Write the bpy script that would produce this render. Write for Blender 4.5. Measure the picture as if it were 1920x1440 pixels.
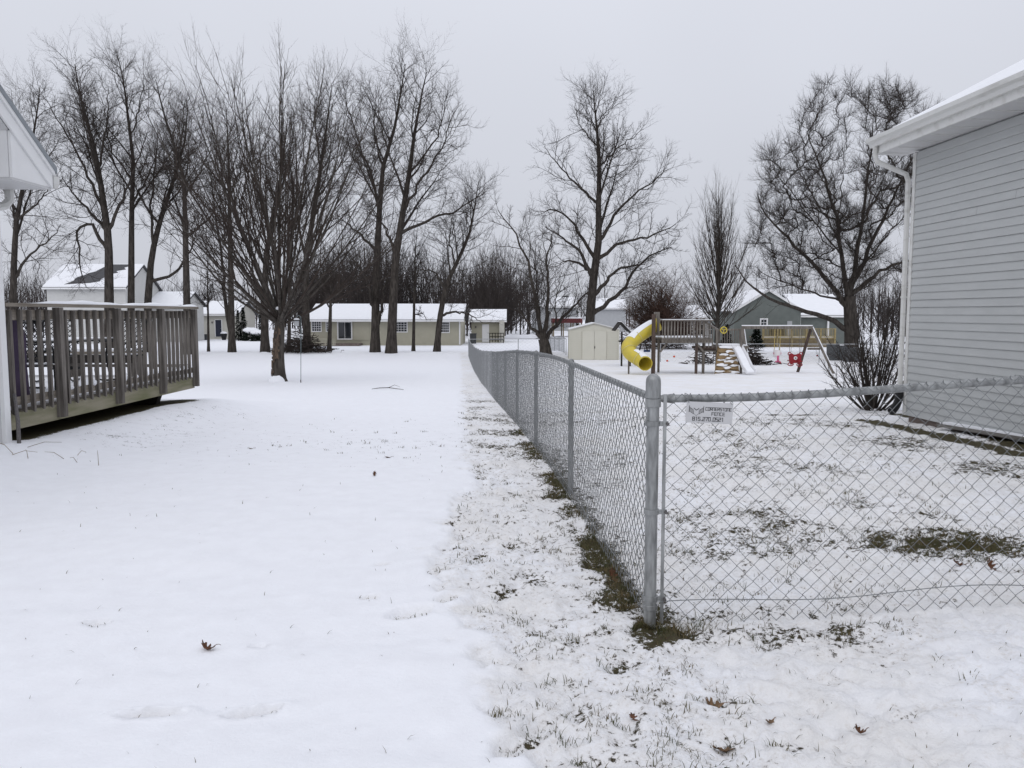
import bpy, math, random
import numpy as np
from math import radians as R, sin, cos, pi
from mathutils import Vector, Matrix

SC = bpy.context.scene
COL = SC.collection
for o in list(bpy.data.objects):
    bpy.data.objects.remove(o)

# ------------------------------------------------------------------ camera
F = 1507.0                                   # focal length in photo pixels (1920 wide)
PITCH = math.atan((720 - 588) / F)
EYE = 1.6
cam_data = bpy.data.cameras.new('camera')
cam_data.sensor_width = 36.0
cam_data.lens = 36.0 * F / 1920.0
cam_data.clip_start = 0.05
cam_data.clip_end = 3000
cam = bpy.data.objects.new('camera', cam_data)
cam.location = (0, 0, EYE)
cam.rotation_euler = (pi / 2 - PITCH, 0, 0)
COL.objects.link(cam)
SC.camera = cam

# ------------------------------------------------------------------ sky and sun (overcast)
SUN_EL, SUN_AZ = R(48), R(200)
world = bpy.data.worlds.new('World')
SC.world = world
world.use_nodes = True
wn, wl = world.node_tree.nodes, world.node_tree.links
for n in list(wn):
    wn.remove(n)
w_out = wn.new('ShaderNodeOutputWorld')
w_bg = wn.new('ShaderNodeBackground')
w_sky = wn.new('ShaderNodeTexSky')
w_sky.sky_type = 'NISHITA'
w_sky.sun_disc = False
w_sky.sun_elevation = SUN_EL
w_sky.sun_rotation = SUN_AZ
w_sky.air_density = 1.0
w_sky.dust_density = 6.0
w_geo = wn.new('ShaderNodeTexCoord')
w_sep = wn.new('ShaderNodeSeparateXYZ')
w_ramp = wn.new('ShaderNodeMapRange')        # overcast sky: the zenith is brighter than the horizon
w_ramp.inputs[1].default_value = 0.0
w_ramp.inputs[2].default_value = 1.0
w_ramp.inputs[3].default_value = 5.95
w_ramp.inputs[4].default_value = 9.6
w_cl = wn.new('ShaderNodeTexNoise')
w_cl.inputs['Scale'].default_value = 1.6
w_cl.inputs['Detail'].default_value = 3
w_clr = wn.new('ShaderNodeMapRange')
w_clr.inputs[1].default_value = 0.3
w_clr.inputs[2].default_value = 0.7
w_clr.inputs[3].default_value = 0.96
w_clr.inputs[4].default_value = 1.04
w_m = wn.new('ShaderNodeMath'); w_m.operation = 'MULTIPLY'
w_col = wn.new('ShaderNodeMix'); w_col.data_type = 'RGBA'; w_col.blend_type = 'MULTIPLY'
w_col.inputs[0].default_value = 1.0
w_col.inputs[6].default_value = (0.955, 0.985, 1.085, 1)
w_mix = wn.new('ShaderNodeMix'); w_mix.data_type = 'RGBA'
w_mix.inputs[0].default_value = 0.96
wl.new(w_geo.outputs['Generated'], w_sep.inputs[0])
wl.new(w_sep.outputs['Z'], w_ramp.inputs[0])
wl.new(w_geo.outputs['Generated'], w_cl.inputs['Vector'])
wl.new(w_cl.outputs[0], w_clr.inputs[0])
wl.new(w_ramp.outputs[0], w_m.inputs[0])
wl.new(w_clr.outputs[0], w_m.inputs[1])
wl.new(w_m.outputs[0], w_col.inputs[7])
wl.new(w_sky.outputs[0], w_mix.inputs[6])
wl.new(w_col.outputs[2], w_mix.inputs[7])
wl.new(w_mix.outputs[2], w_bg.inputs[0])
w_bg.inputs[1].default_value = 0.1
wl.new(w_bg.outputs[0], w_out.inputs[0])

sun_data = bpy.data.lights.new('sun', 'SUN')
sun_data.energy = 0.5
sun_data.angle = R(60)
sun_data.color = (1.0, 0.985, 0.96)
sun = bpy.data.objects.new('sun', sun_data)
sun.rotation_euler = (pi / 2 - SUN_EL, 0, pi - SUN_AZ)
sun.location = (0, 0, 30)
COL.objects.link(sun)

SC.view_settings.view_transform = 'Standard'
SC.view_settings.look = 'None'
SC.view_settings.gamma = 1
SC.view_settings.use_curve_mapping = False
SC.view_settings.exposure = 0.06
SC.cycles.max_bounces = 6
SC.cycles.diffuse_bounces = 3
SC.cycles.glossy_bounces = 3
SC.cycles.transparent_max_bounces = 8

# ------------------------------------------------------------------ pixel helpers
def ray(px, py):
    u = (px - 960) / F
    v = (720 - py) / F
    return (u, cos(PITCH) + v * sin(PITCH), -sin(PITCH) + v * cos(PITCH))

def at(px, py, Y):
    d = ray(px, py)
    t = Y / d[1]
    return Vector((d[0] * t, Y, EYE + d[2] * t))

_ty = np.arange(-100, 900, 0.25)
_tz = np.interp(_ty, [-100, 8, 10, 13, 19, 30, 40, 50, 55, 59, 62, 66, 72, 80, 120, 200, 900],
                [0, 0, -.06, -.18, -.49, -.97, -1.26, -1.36, -1.34, -1.2, -1.26, -1.46, -1.52, -1.55, -1.6, -1.6, -1.6])
_k = np.exp(-np.linspace(-2.2, 2.2, 15) ** 2); _k /= _k.sum()
_tz = np.convolve(np.pad(_tz, 7, mode='edge'), _k, mode='valid')

def sstep(a, b, x):
    t = np.clip((np.asarray(x, float) - a) / (b - a), 0, 1)
    return t * t * (3 - 2 * t)

def terr(x, y):
    z = np.interp(y, _ty, _tz)
    f = 1 - sstep(12, 24, y)
    z = z + 0.11 * sstep(0.9, 3.2, x) * f + (0.17 + .11 * sstep(9.5, 13.5, y)) * sstep(-4.3, -5.5, x) * (1 - sstep(14.2, 19, y))
    return z

def tz(x, y):
    return float(terr(x, y))

def ground(px, py):
    d = ray(px, py)
    t = 2.0
    lo, hi = 0.5, 400.0
    for i in range(60):
        m = (lo + hi) / 2
        if EYE + d[2] * m > tz(d[0] * m, d[1] * m):
            lo = m
        else:
            hi = m
    return Vector((d[0] * lo, d[1] * lo, EYE + d[2] * lo))

# ------------------------------------------------------------------ noise
def vnoise(x, y, seed=0):
    xi = np.floor(x).astype(np.int64); yi = np.floor(y).astype(np.int64)
    xf = x - xi; yf = y - yi
    def h(a, b):
        n = (a * 374761393 + b * 668265263 + seed * 974711) & 0xffffffff
        n = ((n ^ (n >> 13)) * 1274126177) & 0xffffffff
        return ((n ^ (n >> 16)) & 0xffff) / 65535.0
    u = xf * xf * xf * (xf * (xf * 6 - 15) + 10); v = yf * yf * yf * (yf * (yf * 6 - 15) + 10)
    a = h(xi, yi); b = h(xi + 1, yi); c = h(xi, yi + 1); d = h(xi + 1, yi + 1)
    return (a + (b - a) * u) * (1 - v) + (c + (d - c) * u) * v

def fbm(x, y, oct=4, seed=0, gain=0.5):
    s = 0; a = 1; t = 0
    for i in range(oct):
        s = s + a * vnoise(x * 2 ** i + 13.7 * i, y * 2 ** i - 7.3 * i, seed + i)
        t += a; a *= gain
    return s / t

# ------------------------------------------------------------------ materials
MATS = {}
def mat(name, color, rough=0.7, var=0.0, vscale=8.0, bump=0.0, bscale=60.0, metal=0.0, color2=None, stretch=None, spec=0.35, detail=5, ramp=(0.35, 0.65)):
    """procedural material: base colour blended to color2 by noise, plus a fine bump"""
    m = bpy.data.materials.new(name)
    m.use_nodes = True
    nt = m.node_tree
    b = nt.nodes['Principled BSDF']
    b.inputs['Roughness'].default_value = rough
    b.inputs['Metallic'].default_value = metal
    b.inputs['Specular IOR Level'].default_value = spec
    tc = nt.nodes.new('ShaderNodeTexCoord')
    mp = nt.nodes.new('ShaderNodeMapping')
    if stretch:
        mp.inputs['Scale'].default_value = stretch
    nt.links.new(tc.outputs['Object'], mp.inputs[0])
    nz = nt.nodes.new('ShaderNodeTexNoise')
    nz.inputs['Scale'].default_value = vscale
    nz.inputs['Detail'].default_value = detail
    nt.links.new(mp.outputs[0], nz.inputs['Vector'])
    mr = nt.nodes.new('ShaderNodeMapRange')
    mr.inputs[1].default_value = ramp[0]
    mr.inputs[2].default_value = ramp[1]
    nt.links.new(nz.outputs[0], mr.inputs[0])
    mx = nt.nodes.new('ShaderNodeMix'); mx.data_type = 'RGBA'
    c2 = color2 if color2 else tuple(max(0, c * (1 - var)) for c in color)
    mx.inputs[6].default_value = (*color, 1)
    mx.inputs[7].default_value = (*c2, 1)
    nt.links.new(mr.outputs[0], mx.inputs[0])
    nt.links.new(mx.outputs[2], b.inputs['Base Color'])
    if bump > 0:
        n2 = nt.nodes.new('ShaderNodeTexNoise')
        n2.inputs['Scale'].default_value = bscale
        n2.inputs['Detail'].default_value = 4
        nt.links.new(mp.outputs[0], n2.inputs['Vector'])
        bp = nt.nodes.new('ShaderNodeBump')
        bp.inputs['Strength'].default_value = bump
        bp.inputs['Distance'].default_value = 0.01
        nt.links.new(n2.outputs[0], bp.inputs['Height'])
        nt.links.new(bp.outputs[0], b.inputs['Normal'])
    MATS[name] = m
    return m

mat('snow', (0.86, 0.87, 0.90), 0.75, var=0.03, vscale=3, bump=0.25, bscale=45, spec=0.2)
mat('galvanised', (0.38, 0.39, 0.39), 0.45, color2=(0.20, 0.205, 0.205), vscale=30, metal=0.5, bump=0.05, bscale=90, stretch=(1, 1, .25))
mat('wire', (0.28, 0.29, 0.295), 0.5, var=0.25, vscale=30, metal=0.5)
mat('wire_far', (0.40, 0.41, 0.42), 0.6, var=0.1, vscale=3, metal=0.4)
mat('rust_metal', (0.16, 0.15, 0.15), 0.6, var=0.3, vscale=60, metal=0.5)
mat('bark', (0.078, 0.068, 0.060), 0.95, var=0.55, vscale=9, bump=0.9, bscale=30, stretch=(1, 1, .25), spec=0.1)
mat('bark_maple', (0.095, 0.085, 0.075), 0.95, color2=(0.040, 0.034, 0.030), vscale=7, bump=1.0, bscale=26, stretch=(1, 1, .3), spec=0.1)
mat('bark_peeled', (0.155, 0.115, 0.085), 0.95, color2=(0.06, 0.045, 0.038), vscale=14, bump=1.0, bscale=30, stretch=(1, 1, .4), spec=0.1)
mat('twig', (0.055, 0.045, 0.040), 0.9, var=0.35, vscale=1.2, spec=0.1)
mat('twig_maple', (0.065, 0.052, 0.045), 0.9, var=0.4, vscale=1.5, spec=0.1)
mat('twig_red', (0.100, 0.060, 0.045), 0.9, color2=(0.065, 0.046, 0.038), vscale=0.8, spec=0.1)
mat('twig_far', (0.070, 0.060, 0.056), 0.95, color2=(0.040, 0.035, 0.034), vscale=0.15, spec=0.05)
mat('twig_grey', (0.085, 0.072, 0.062), 0.9, var=0.3, vscale=1.2, spec=0.1)
mat('evergreen', (0.022, 0.030, 0.020), 0.9, color2=(0.012, 0.016, 0.012), vscale=5, spec=0.1)
mat('deck_wood', (0.225, 0.205, 0.185), 0.85, color2=(0.070, 0.062, 0.055), vscale=5, bump=0.5, bscale=40, stretch=(5, 5, .35), spec=0.15, ramp=(.3, .7))
mat('deck_wood_long', (0.31, 0.275, 0.235), 0.85, color2=(0.155, 0.135, 0.110), vscale=4, bump=0.5, bscale=40, stretch=(6, .35, 6), spec=0.15, ramp=(.3, .7))
mat('deck_skirt', (0.30, 0.275, 0.205), 0.85, color2=(0.17, 0.17, 0.095), vscale=2.2, bump=0.5, bscale=40, stretch=(3, .6, 5), spec=0.15, ramp=(.35, .7))
mat('dark_wood', (0.030, 0.026, 0.022), 0.9, var=0.4, vscale=8, bump=0.4)
mat('white_paint', (0.80, 0.80, 0.80), 0.45, var=0.05, vscale=3, bump=0.03)
mat('white_trim_worn', (0.70, 0.70, 0.68), 0.5, color2=(0.50, 0.49, 0.46), vscale=7, bump=0.05, ramp=(.5, .8))
mat('gutter_white', (0.66, 0.66, 0.64), 0.5, color2=(0.45, 0.44, 0.41), vscale=6, bump=0.05, stretch=(1, .3, 2), ramp=(.52, .85))
mat('siding_grey', (0.478, 0.490, 0.486), 0.55, color2=(0.432, 0.444, 0.44), vscale=1.6, bump=0.12, bscale=70, stretch=(1, .3, 3), spec=0.3)
mat('soffit', (0.60, 0.60, 0.60), 0.5, var=0.06, vscale=3)
mat('shingle', (0.10, 0.10, 0.105), 0.9, var=0.4, vscale=14, bump=0.5)
mat('drip_edge', (0.27, 0.29, 0.31), 0.6, var=0.15, vscale=9)
mat('black_plastic', (0.012, 0.012, 0.013), 0.5, var=0.2)
mat('glass_dark', (0.020, 0.024, 0.030), 0.06, var=0.3, vscale=1.5, spec=0.6)
mat('siding_beige', (0.42, 0.40, 0.315), 0.65, var=0.06, vscale=2)
mat('siding_white', (0.60, 0.60, 0.585), 0.65, var=0.06, vscale=2)
mat('siding_cream', (0.56, 0.545, 0.49), 0.65, var=0.06, vscale=2)
mat('siding_green', (0.16, 0.178, 0.166), 0.7, var=0.12, vscale=2)
mat('siding_pale', (0.42, 0.43, 0.44), 0.7, var=0.08, vscale=2)
mat('door_navy', (0.026, 0.030, 0.052), 0.5, var=0.2)
mat('shed_vinyl', (0.58, 0.565, 0.485), 0.55, var=0.05, vscale=2)
mat('shed_door', (0.60, 0.585, 0.505), 0.55, var=0.04, vscale=2)
mat('shed_roof', (0.52, 0.51, 0.47), 0.6, var=0.1)
mat('slide_yellow', (0.62, 0.49, 0.045), 0.42, color2=(0.54, 0.44, 0.07), vscale=4, spec=0.45)
mat('slide_yellow_pale', (0.62, 0.54, 0.22), 0.5, var=0.1, vscale=4)
mat('slide_white', (0.78, 0.78, 0.80), 0.4, var=0.04)
mat('rock_tan', (0.26, 0.18, 0.090), 0.8, color2=(0.20, 0.135, 0.07), vscale=5, bump=0.3, bscale=12)
mat('play_wood', (0.21, 0.19, 0.168), 0.9, color2=(0.115, 0.10, 0.086), vscale=5, bump=0.3, stretch=(3, 3, .5))
mat('play_wood_red', (0.105, 0.075, 0.062), 0.9, var=0.4, vscale=5, stretch=(3, 3, .5))
mat('new_lumber', (0.36, 0.29, 0.145), 0.8, color2=(0.25, 0.20, 0.10), vscale=4)
mat('new_lumber_dark', (0.20, 0.155, 0.085), 0.8, var=0.3, vscale=4)
mat('red_plastic', (0.27, 0.014, 0.022), 0.4, var=0.15)
mat('pink_plastic', (0.62, 0.13, 0.25), 0.45, var=0.15)
mat('white_plastic', (0.75, 0.72, 0.72), 0.45, var=0.04)
mat('orange_plastic', (0.62, 0.10, 0.03), 0.5, var=0.15)
mat('blue_plastic', (0.03, 0.06, 0.16), 0.5, var=0.2)
mat('rope_yellow', (0.55, 0.42, 0.14), 0.7, var=0.2)
mat('maroon', (0.12, 0.028, 0.030), 0.7, var=0.3, vscale=1)
mat('black_metal', (0.012, 0.012, 0.013), 0.45, var=0.2, metal=0.3)
mat('purple_cloth', (0.09, 0.065, 0.115), 0.85, var=0.3, vscale=4)
mat('bin_grey', (0.075, 0.078, 0.082), 0.6, var=0.2)
mat('steel_pole', (0.20, 0.24, 0.25), 0.4, var=0.3, metal=0.6)
mat('sign_face', (0.55, 0.55, 0.56), 0.5, var=0.05, vscale=9)
mat('ink_black', (0.010, 0.010, 0.011), 0.5, var=0.1)
mat('ink_grey', (0.20, 0.20, 0.21), 0.5, var=0.1)
mat('leaf_brown', (0.145, 0.062, 0.030), 0.75, color2=(0.085, 0.040, 0.022), vscale=50, bump=0.3, bscale=200)
mat('leaf_tan', (0.22, 0.135, 0.075), 0.75, color2=(0.13, 0.080, 0.045), vscale=50, bump=0.3, bscale=200)
mat('stone', (0.20, 0.16, 0.14), 0.9, var=0.4, vscale=9, bump=0.6)
mat('plank_grey', (0.20, 0.19, 0.175), 0.85, var=0.4, vscale=5, stretch=(5, .4, 5))
mat('dry_grass', (0.22, 0.155, 0.080), 0.9, var=0.4, vscale=3)

# ------------------------------------------------------------------ mesh builder
class MB:
    def __init__(self):
        self.v = []; self.f = []
    def box(self, c, s, rz=0, rot=None, taper=1.0):
        hx, hy, hz = s[0] / 2, s[1] / 2, s[2] / 2
        pts = []
        for dz in (-1, 1):
            k = taper if dz > 0 else 1.0
            for dx, dy in ((-1, -1), (1, -1), (1, 1), (-1, 1)):
                pts.append(Vector((dx * hx * k, dy * hy * k, dz * hz)))
        if rz:
            M = Matrix.Rotation(rz, 3, 'Z'); pts = [M @ p for p in pts]
        if rot is not None:
            pts = [rot @ p for p in pts]
        n = len(self.v)
        cc = Vector(c)
        self.v += [tuple(p + cc) for p in pts]
        for q in ((0, 3, 2, 1), (4, 5, 6, 7), (0, 1, 5, 4), (1, 2, 6, 5), (2, 3, 7, 6), (3, 0, 4, 7)):
            self.f.append(tuple(n + i for i in q))
        return self
    def bar(self, a, b, w, h):
        """rectangular bar from a to b; h is its size along the direction nearest to up"""
        a = Vector(a); b = Vector(b); t = (b - a).normalized()
        up = Vector((0, 0, 1)) if abs(t.z) < 0.95 else Vector((0, 1, 0))
        s = t.cross(up).normalized(); u = s.cross(t).normalized()
        n = len(self.v)
        for p in (a, b):
            for ds, du in ((-1, -1), (1, -1), (1, 1), (-1, 1)):
                self.v.append(tuple(p + s * (ds * w / 2) + u * (du * h / 2)))
        for q in ((0, 1, 2, 3), (7, 6, 5, 4), (0, 4, 5, 1), (1, 5, 6, 2), (2, 6, 7, 3), (3, 7, 4, 0)):
            self.f.append(tuple(n + i for i in q))
        return self
    def tube(self, path, r, sides=8, cap=True, closed=False):
        P = [Vector(p) for p in path]
        rr = r if isinstance(r, (list, tuple)) else [r] * len(P)
        n0 = len(self.v)
        prev = None
        for i, p in enumerate(P):
            if closed:
                t = (P[(i + 1) % len(P)] - P[i - 1]).normalized()
            else:
                t = (P[min(i + 1, len(P) - 1)] - P[max(i - 1, 0)]).normalized()
            if prev is None:
                ref = Vector((0, 0, 1)) if abs(t.z) < 0.9 else Vector((1, 0, 0))
                u = (ref - t * ref.dot(t)).normalized()
            else:
                u = (prev - t * prev.dot(t)).normalized()
            prev = u
            w = t.cross(u)
            for k in range(sides):
                a = 2 * pi * k / sides
                self.v.append(tuple(p + (u * cos(a) + w * sin(a)) * rr[i]))
        m = len(P)
        for i in range(m if closed else m - 1):
            j = (i + 1) % m
            for k in range(sides):
                k2 = (k + 1) % sides
                self.f.append((n0 + i * sides + k, n0 + i * sides + k2, n0 + j * sides + k2, n0 + j * sides + k))
        if cap and not closed:
            self.f.append(tuple(n0 + k for k in reversed(range(sides))))
            self.f.append(tuple(n0 + (m - 1) * sides + k for k in range(sides)))
        return self
    def lathe(self, prof, sides=16, c=(0, 0, 0)):
        n0 = len(self.v)
        for r, z in prof:
            for k in range(sides):
                a = 2 * pi * k / sides
                self.v.append((c[0] + r * cos(a), c[1] + r * sin(a), c[2] + z))
        for i in range(len(prof) - 1):
            for k in range(sides):
                k2 = (k + 1) % sides
                self.f.append((n0 + i * sides + k, n0 + i * sides + k2, n0 + (i + 1) * sides + k2, n0 + (i + 1) * sides + k))
        self.f.append(tuple(n0 + k for k in reversed(range(sides))))
        self.f.append(tuple(n0 + (len(prof) - 1) * sides + k for k in range(sides)))
        return self
    def prism(self, poly, a, b):
        """closed prism: polygon given as 3-D points, extruded by vector b (a offset)"""
        n = len(self.v); k = len(poly)
        A = Vector(a); B = Vector(b)
        for p in poly:
            self.v.append(tuple(Vector(p) + A))
        for p in poly:
            self.v.append(tuple(Vector(p) + A + B))
        self.f.append(tuple(n + i for i in reversed(range(k))))
        self.f.append(tuple(n + k + i for i in range(k)))
        for i in range(k):
            j = (i + 1) % k
            self.f.append((n + i, n + j, n + k + j, n + k + i))
        return self
    def blob(self, c, s, seed=0, amp=0.25, seg=10, rings=7):
        rnd = random.Random(seed)
        off = [rnd.uniform(0, 6.28) for _ in range(6)]
        n0 = len(self.v)
        for i in range(rings + 1):
            th = pi * i / rings
            for k in range(seg):
                ph = 2 * pi * k / seg
                w = 1 + amp * (sin(2 * ph + off[0] + th) * .5 + sin(3 * ph + off[1] - 2 * th) * .35 + sin(5 * ph + off[2] + 3 * th) * .25)
                if i in (0, rings): w = 1
                self.v.append((c[0] + s[0] * w * sin(th) * cos(ph), c[1] + s[1] * w * sin(th) * sin(ph), c[2] + s[2] * w * cos(th)))
        for i in range(rings):
            for k in range(seg):
                k2 = (k + 1) % seg
                self.f.append((n0 + i * seg + k, n0 + (i + 1) * seg + k, n0 + (i + 1) * seg + k2, n0 + i * seg + k2))
        return self
    def mesh(self, name, m, smooth=False):
        me = bpy.data.meshes.new(name)
        me.from_pydata(self.v, [], self.f)
        me.materials.append(MATS[m])
        import bmesh
        bm = bmesh.new(); bm.from_mesh(me)
        bmesh.ops.recalc_face_normals(bm, faces=bm.faces)
        bm.to_mesh(me); bm.free()
        if smooth:
            me.polygons.foreach_set('use_smooth', [True] * len(me.polygons))
            try:
                me.set_sharp_from_angle(angle=R(40))
            except Exception:
                pass
        return me
    def build(self, name, m, parent=None, smooth=False, bevel=0.0):
        ob = bpy.data.objects.new(name, self.mesh(name, m, smooth))
        COL.objects.link(ob)
        ob.parent = parent
        if bevel:
            b = ob.modifiers.new('bevel', 'BEVEL'); b.width = bevel; b.segments = 2; b.limit_method = 'ANGLE'
        return ob

def fast_mesh(name, V, Q, m, smooth=False):
    """numpy vertices (n,3) and faces (k,3 or 4) to a mesh"""
    V = np.asarray(V, np.float32); Q = np.asarray(Q, np.int32)
    me = bpy.data.meshes.new(name)
    me.vertices.add(len(V)); me.vertices.foreach_set('co', V.ravel())
    me.loops.add(Q.size); me.loops.foreach_set('vertex_index', Q.ravel())
    me.polygons.add(len(Q))
    me.polygons.foreach_set('loop_start', np.arange(0, Q.size, Q.shape[1], dtype=np.int32))
    if smooth:
        me.polygons.foreach_set('use_smooth', np.ones(len(Q), dtype=bool))
    me.materials.append(MATS[m] if isinstance(m, str) else m)
    me.update(calc_edges=True)
    return me

def link(name, me, parent=None, loc=None):
    ob = bpy.data.objects.new(name, me)
    COL.objects.link(ob); ob.parent = parent
    if loc is not None: ob.location = loc
    return ob

def tag(o, label, cat, group=None):
    o['label'] = label; o['category'] = cat
    if group: o['group'] = group
    return o

def thing(name, label, cat, loc=(0, 0, 0), rz=0, group=None):
    o = bpy.data.objects.new(name, None)
    o.empty_display_size = 0.2
    COL.objects.link(o); o.location = loc; o.rotation_euler = (0, 0, rz)
    return tag(o, label, cat, group)
# ------------------------------------------------------------------ fence line (used by the ground too)
FC = Vector((0.715, 4.05, 0.0))                    # corner post
FDX = -0.0722                                      # the long run: x changes by this per metre of y
def fence_x(y):
    return FC.x + FDX * (y - FC.y)

# ------------------------------------------------------------------ ground (snow over lawn)
def axis(fine0, fine1, step, grow, lo, hi):
    a = list(np.arange(fine0, fine1 + 1e-6, step))
    s = step; v = a[-1]
    while v < hi:
        s *= grow; v += s; a.append(v)
    s = step; v = a[0]; b = []
    while v > lo:
        s *= grow; v -= s; b.append(v)
    return np.array(b[::-1] + a)
gx = axis(-2.6, 3.6, 0.021, 1.05, -420, 420)
ys = [2.2]
while ys[-1] < 16: ys.append(ys[-1] + 0.0066 * ys[-1])
s = 0.0066 * ys[-1]
while ys[-1] < 820: s *= 1.045; ys.append(ys[-1] + s)
b = [2.2]; s = 0.03
while b[-1] > -60: s *= 1.25; b.append(b[-1] - s)
gy = np.array(b[:0:-1] + ys)
GX, GY = np.meshgrid(gx, gy)
GZ = terr(GX, GY)

def poly_dist(px, py, pts):
    d = np.full(px.shape, 1e9)
    for (ax, ay), (bx, by) in zip(pts[:-1], pts[1:]):
        dx, dy = bx - ax, by - ay
        t = np.clip(((px - ax) * dx + (py - ay) * dy) / (dx * dx + dy * dy), 0, 1)
        d = np.minimum(d, np.hypot(px - ax - t * dx, py - ay - t * dy))
    return d

# trodden ground: a band left of the fence and everything to its right
edge_px = [(955, 1440), (945, 1330), (905, 1245), (868, 1150), (820, 1065), (822, 1000), (862, 955), (884, 900), (868, 860), (880, 820), (868, 790), (866, 740), (868, 700)]
edge_w = [ground(*p) for p in edge_px]
ey = np.array([-60, 1.5] + [p.y for p in edge_w] + [60, 900]); ex = np.array([-.3, -.1] + [p.x for p in edge_w] + [fence_x(60) - .6, -60])
o_ = np.argsort(ey); ey, ex = ey[o_], ex[o_]

def edge_x(y):
    return np.interp(y, ey, ex)

def masks(x, y):
    """trodden 0..1 and bare (grass or soil showing) 0..1"""
    w = (fbm(x * 6, y * 6, 3, 11) - .5) * .34 + (fbm(x * 22, y * 22, 2, 12) - .5) * .10
    tr = sstep(-0.08, 0.08, x - edge_x(y) + w)
    far = 1 - sstep(16, 40, y)
    bare = np.zeros_like(x)
    n1 = fbm(x * 1.3, y * 1.3, 3, 5)
    fx = fence_x(y)
    right = sstep(0.0, .3, x - fx)
    band = tr * (1 - right)
    front = (1 - sstep(3.7, 4.2, y)) * sstep(-.2, .5, x)          # in front of the short run
    bare += (.62 + .38 * sstep(3.3, 4.3, y)) * band * (0.25 + 0.20 * sstep(.45, .7, n1)) * (1 - .45 * sstep(14, 40, y))
    bare += right * sstep(4.0, 4.2, y) * (0.22 + 0.17 * sstep(.45, .7, n1)) * (1 - sstep(13, 24, y))
    bare += front * (.12 + .12 * sstep(.5, .75, n1))
    # along the long run of the fence
    dfe = np.abs(x - fx + .05 + (n1 - .5) * .22)
    bare += 0.33 * (-.15 + 1.9 * fbm(x * 6, y * 6, 3, 9)) * np.exp(-(dfe / .16) ** 2) * sstep(4.0, 4.3, y) * (1 - .75 * sstep(6.5, 10, y)) * (1 - sstep(10, 16, y))
    # along the foot of the short run
    dfr = np.abs(y - 3.97 + (n1 - .5) * .3)
    bare += .30 * np.exp(-(dfr / .17) ** 2) * sstep(.6, .8, x) * (1 - sstep(1.75, 2.4, x))
    # thin snow in front of the deck
    dk = ground(330, 780)
    bare += .26 * np.exp(-((x + 4.9) / .9) ** 2) * sstep(8.6, 9.6, y) * (1 - sstep(13.4, 16, y)) * (.5 + n1)
    bare += .16 * (1 - tr) * (1 - right) * sstep(7.6, 8.3, y) * (1 - sstep(12, 17, y)) * sstep(-4.8, -3.5, x)
    bare += .10 * (1 - tr) * np.exp(-((y - 10.2) / .5) ** 2) * np.exp(-((x + 1.6) / 1.3) ** 2)
    # the open patch of turf
    c = ground(1800, 1018)
    q = ((x - c.x) / .42) ** 2 + ((y - c.y - .02) / .33) ** 2
    bare += .72 * np.exp(-q ** 1.2) * (.70 + 1.3 * (fbm(x * 9, y * 20, 3, 8) - .5))
    # soil strip beside the house
    a, m_, b_ = ground(1618, 787), ground(1740, 812), ground(1920, 852)
    d = poly_dist(x + (n1 - .5) * .2, y, [(a.x, a.y), (m_.x, m_.y), (b_.x, b_.y), (b_.x + .9, b_.y - 3)])
    bare += .75 * np.exp(-(d / .15) ** 4)
    a, b_ = ground(1690, 778), ground(1920, 838)
    d = poly_dist(x + (n1 - .5) * .25, y, [(a.x, a.y), (b_.x, b_.y), (b_.x + .6, b_.y - 4)])
    bare += .6 * np.exp(-(d / .15) ** 4)
    # scuffed snow beyond it
    for (p, q_, rx, ry, k) in ((1700, 835, .55, .9, .22), (1850, 880, .5, .5, .08), (1510, 778, .5, .18, .3), (1640, 800, .8, .4, .15), (1480, 975, .5, .3, .03), (1330, 905, .35, .5, .06)):
        c = ground(p, q_)
        bare += k * np.exp(-(((x - c.x) / rx) ** 2 + ((y - c.y) / ry) ** 2))
    # under the deck and along the wall at the left
    bare += .9 * sstep(-5.50, -5.75, x + (n1 - .5) * .3) * sstep(9.0, 9.3, y) * (1 - sstep(14, 14.6, y))
    return tr, np.clip(bare, 0, 1.3)

near = (GY > 1.2) & (GY < 60) & (np.abs(GX) < 26)
TR = np.zeros_like(GX); BA = np.zeros_like(GX)
TR[near], BA[near] = masks(GX[near], GY[near])

def snow_height(x, y, tr, ba):
    att = 1 - sstep(14, 45, y)
    h = (fbm(x * .9, y * .9, 3, 1) - .5) * .05 * att
    h = h + (1 - tr) * (.030 + (fbm(x * 3.2, y * 4.2, 3, 2) - .5) * .022 + (fbm(x * 14, y * 9, 2, 6) - .5) * .006) * att
    lumps = fbm(x * 9, y * 9, 3, 3)
    fine = fbm(x * 26, y * 26, 2, 4)
    h = h + tr * ((lumps - .45) * .075 + (fine - .5) * .034) * att
    h = h - np.clip(ba, 0, 1) * .018 * att
    return h
def dent(H, px, py, rx, ry, depth, rz=0.0, rim=.25, seed=0, show=0.0):
    c = ground(px, py)
    dx, dy = GX - c.x, GY - c.y
    u = (dx * cos(rz) + dy * sin(rz)) / rx; v = (-dx * sin(rz) + dy * cos(rz)) / ry
    u = u + (fbm(GX * 30, GY * 30, 2, 20 + seed) - .5) * .5
    q = np.sqrt(u * u + v * v)
    if show: BA[...] = BA + show * (1 - sstep(.35, .95, q)); TR[...] = np.maximum(TR, 1 - sstep(.6, 1.1, q))
    H += -depth * (1 - sstep(.7, 1.0, q)) + depth * rim * np.exp(-((q - 1.25) / .22) ** 2)
H = np.zeros_like(GX)
H[near] = snow_height(GX[near], GY[near], TR[near], BA[near])
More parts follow.
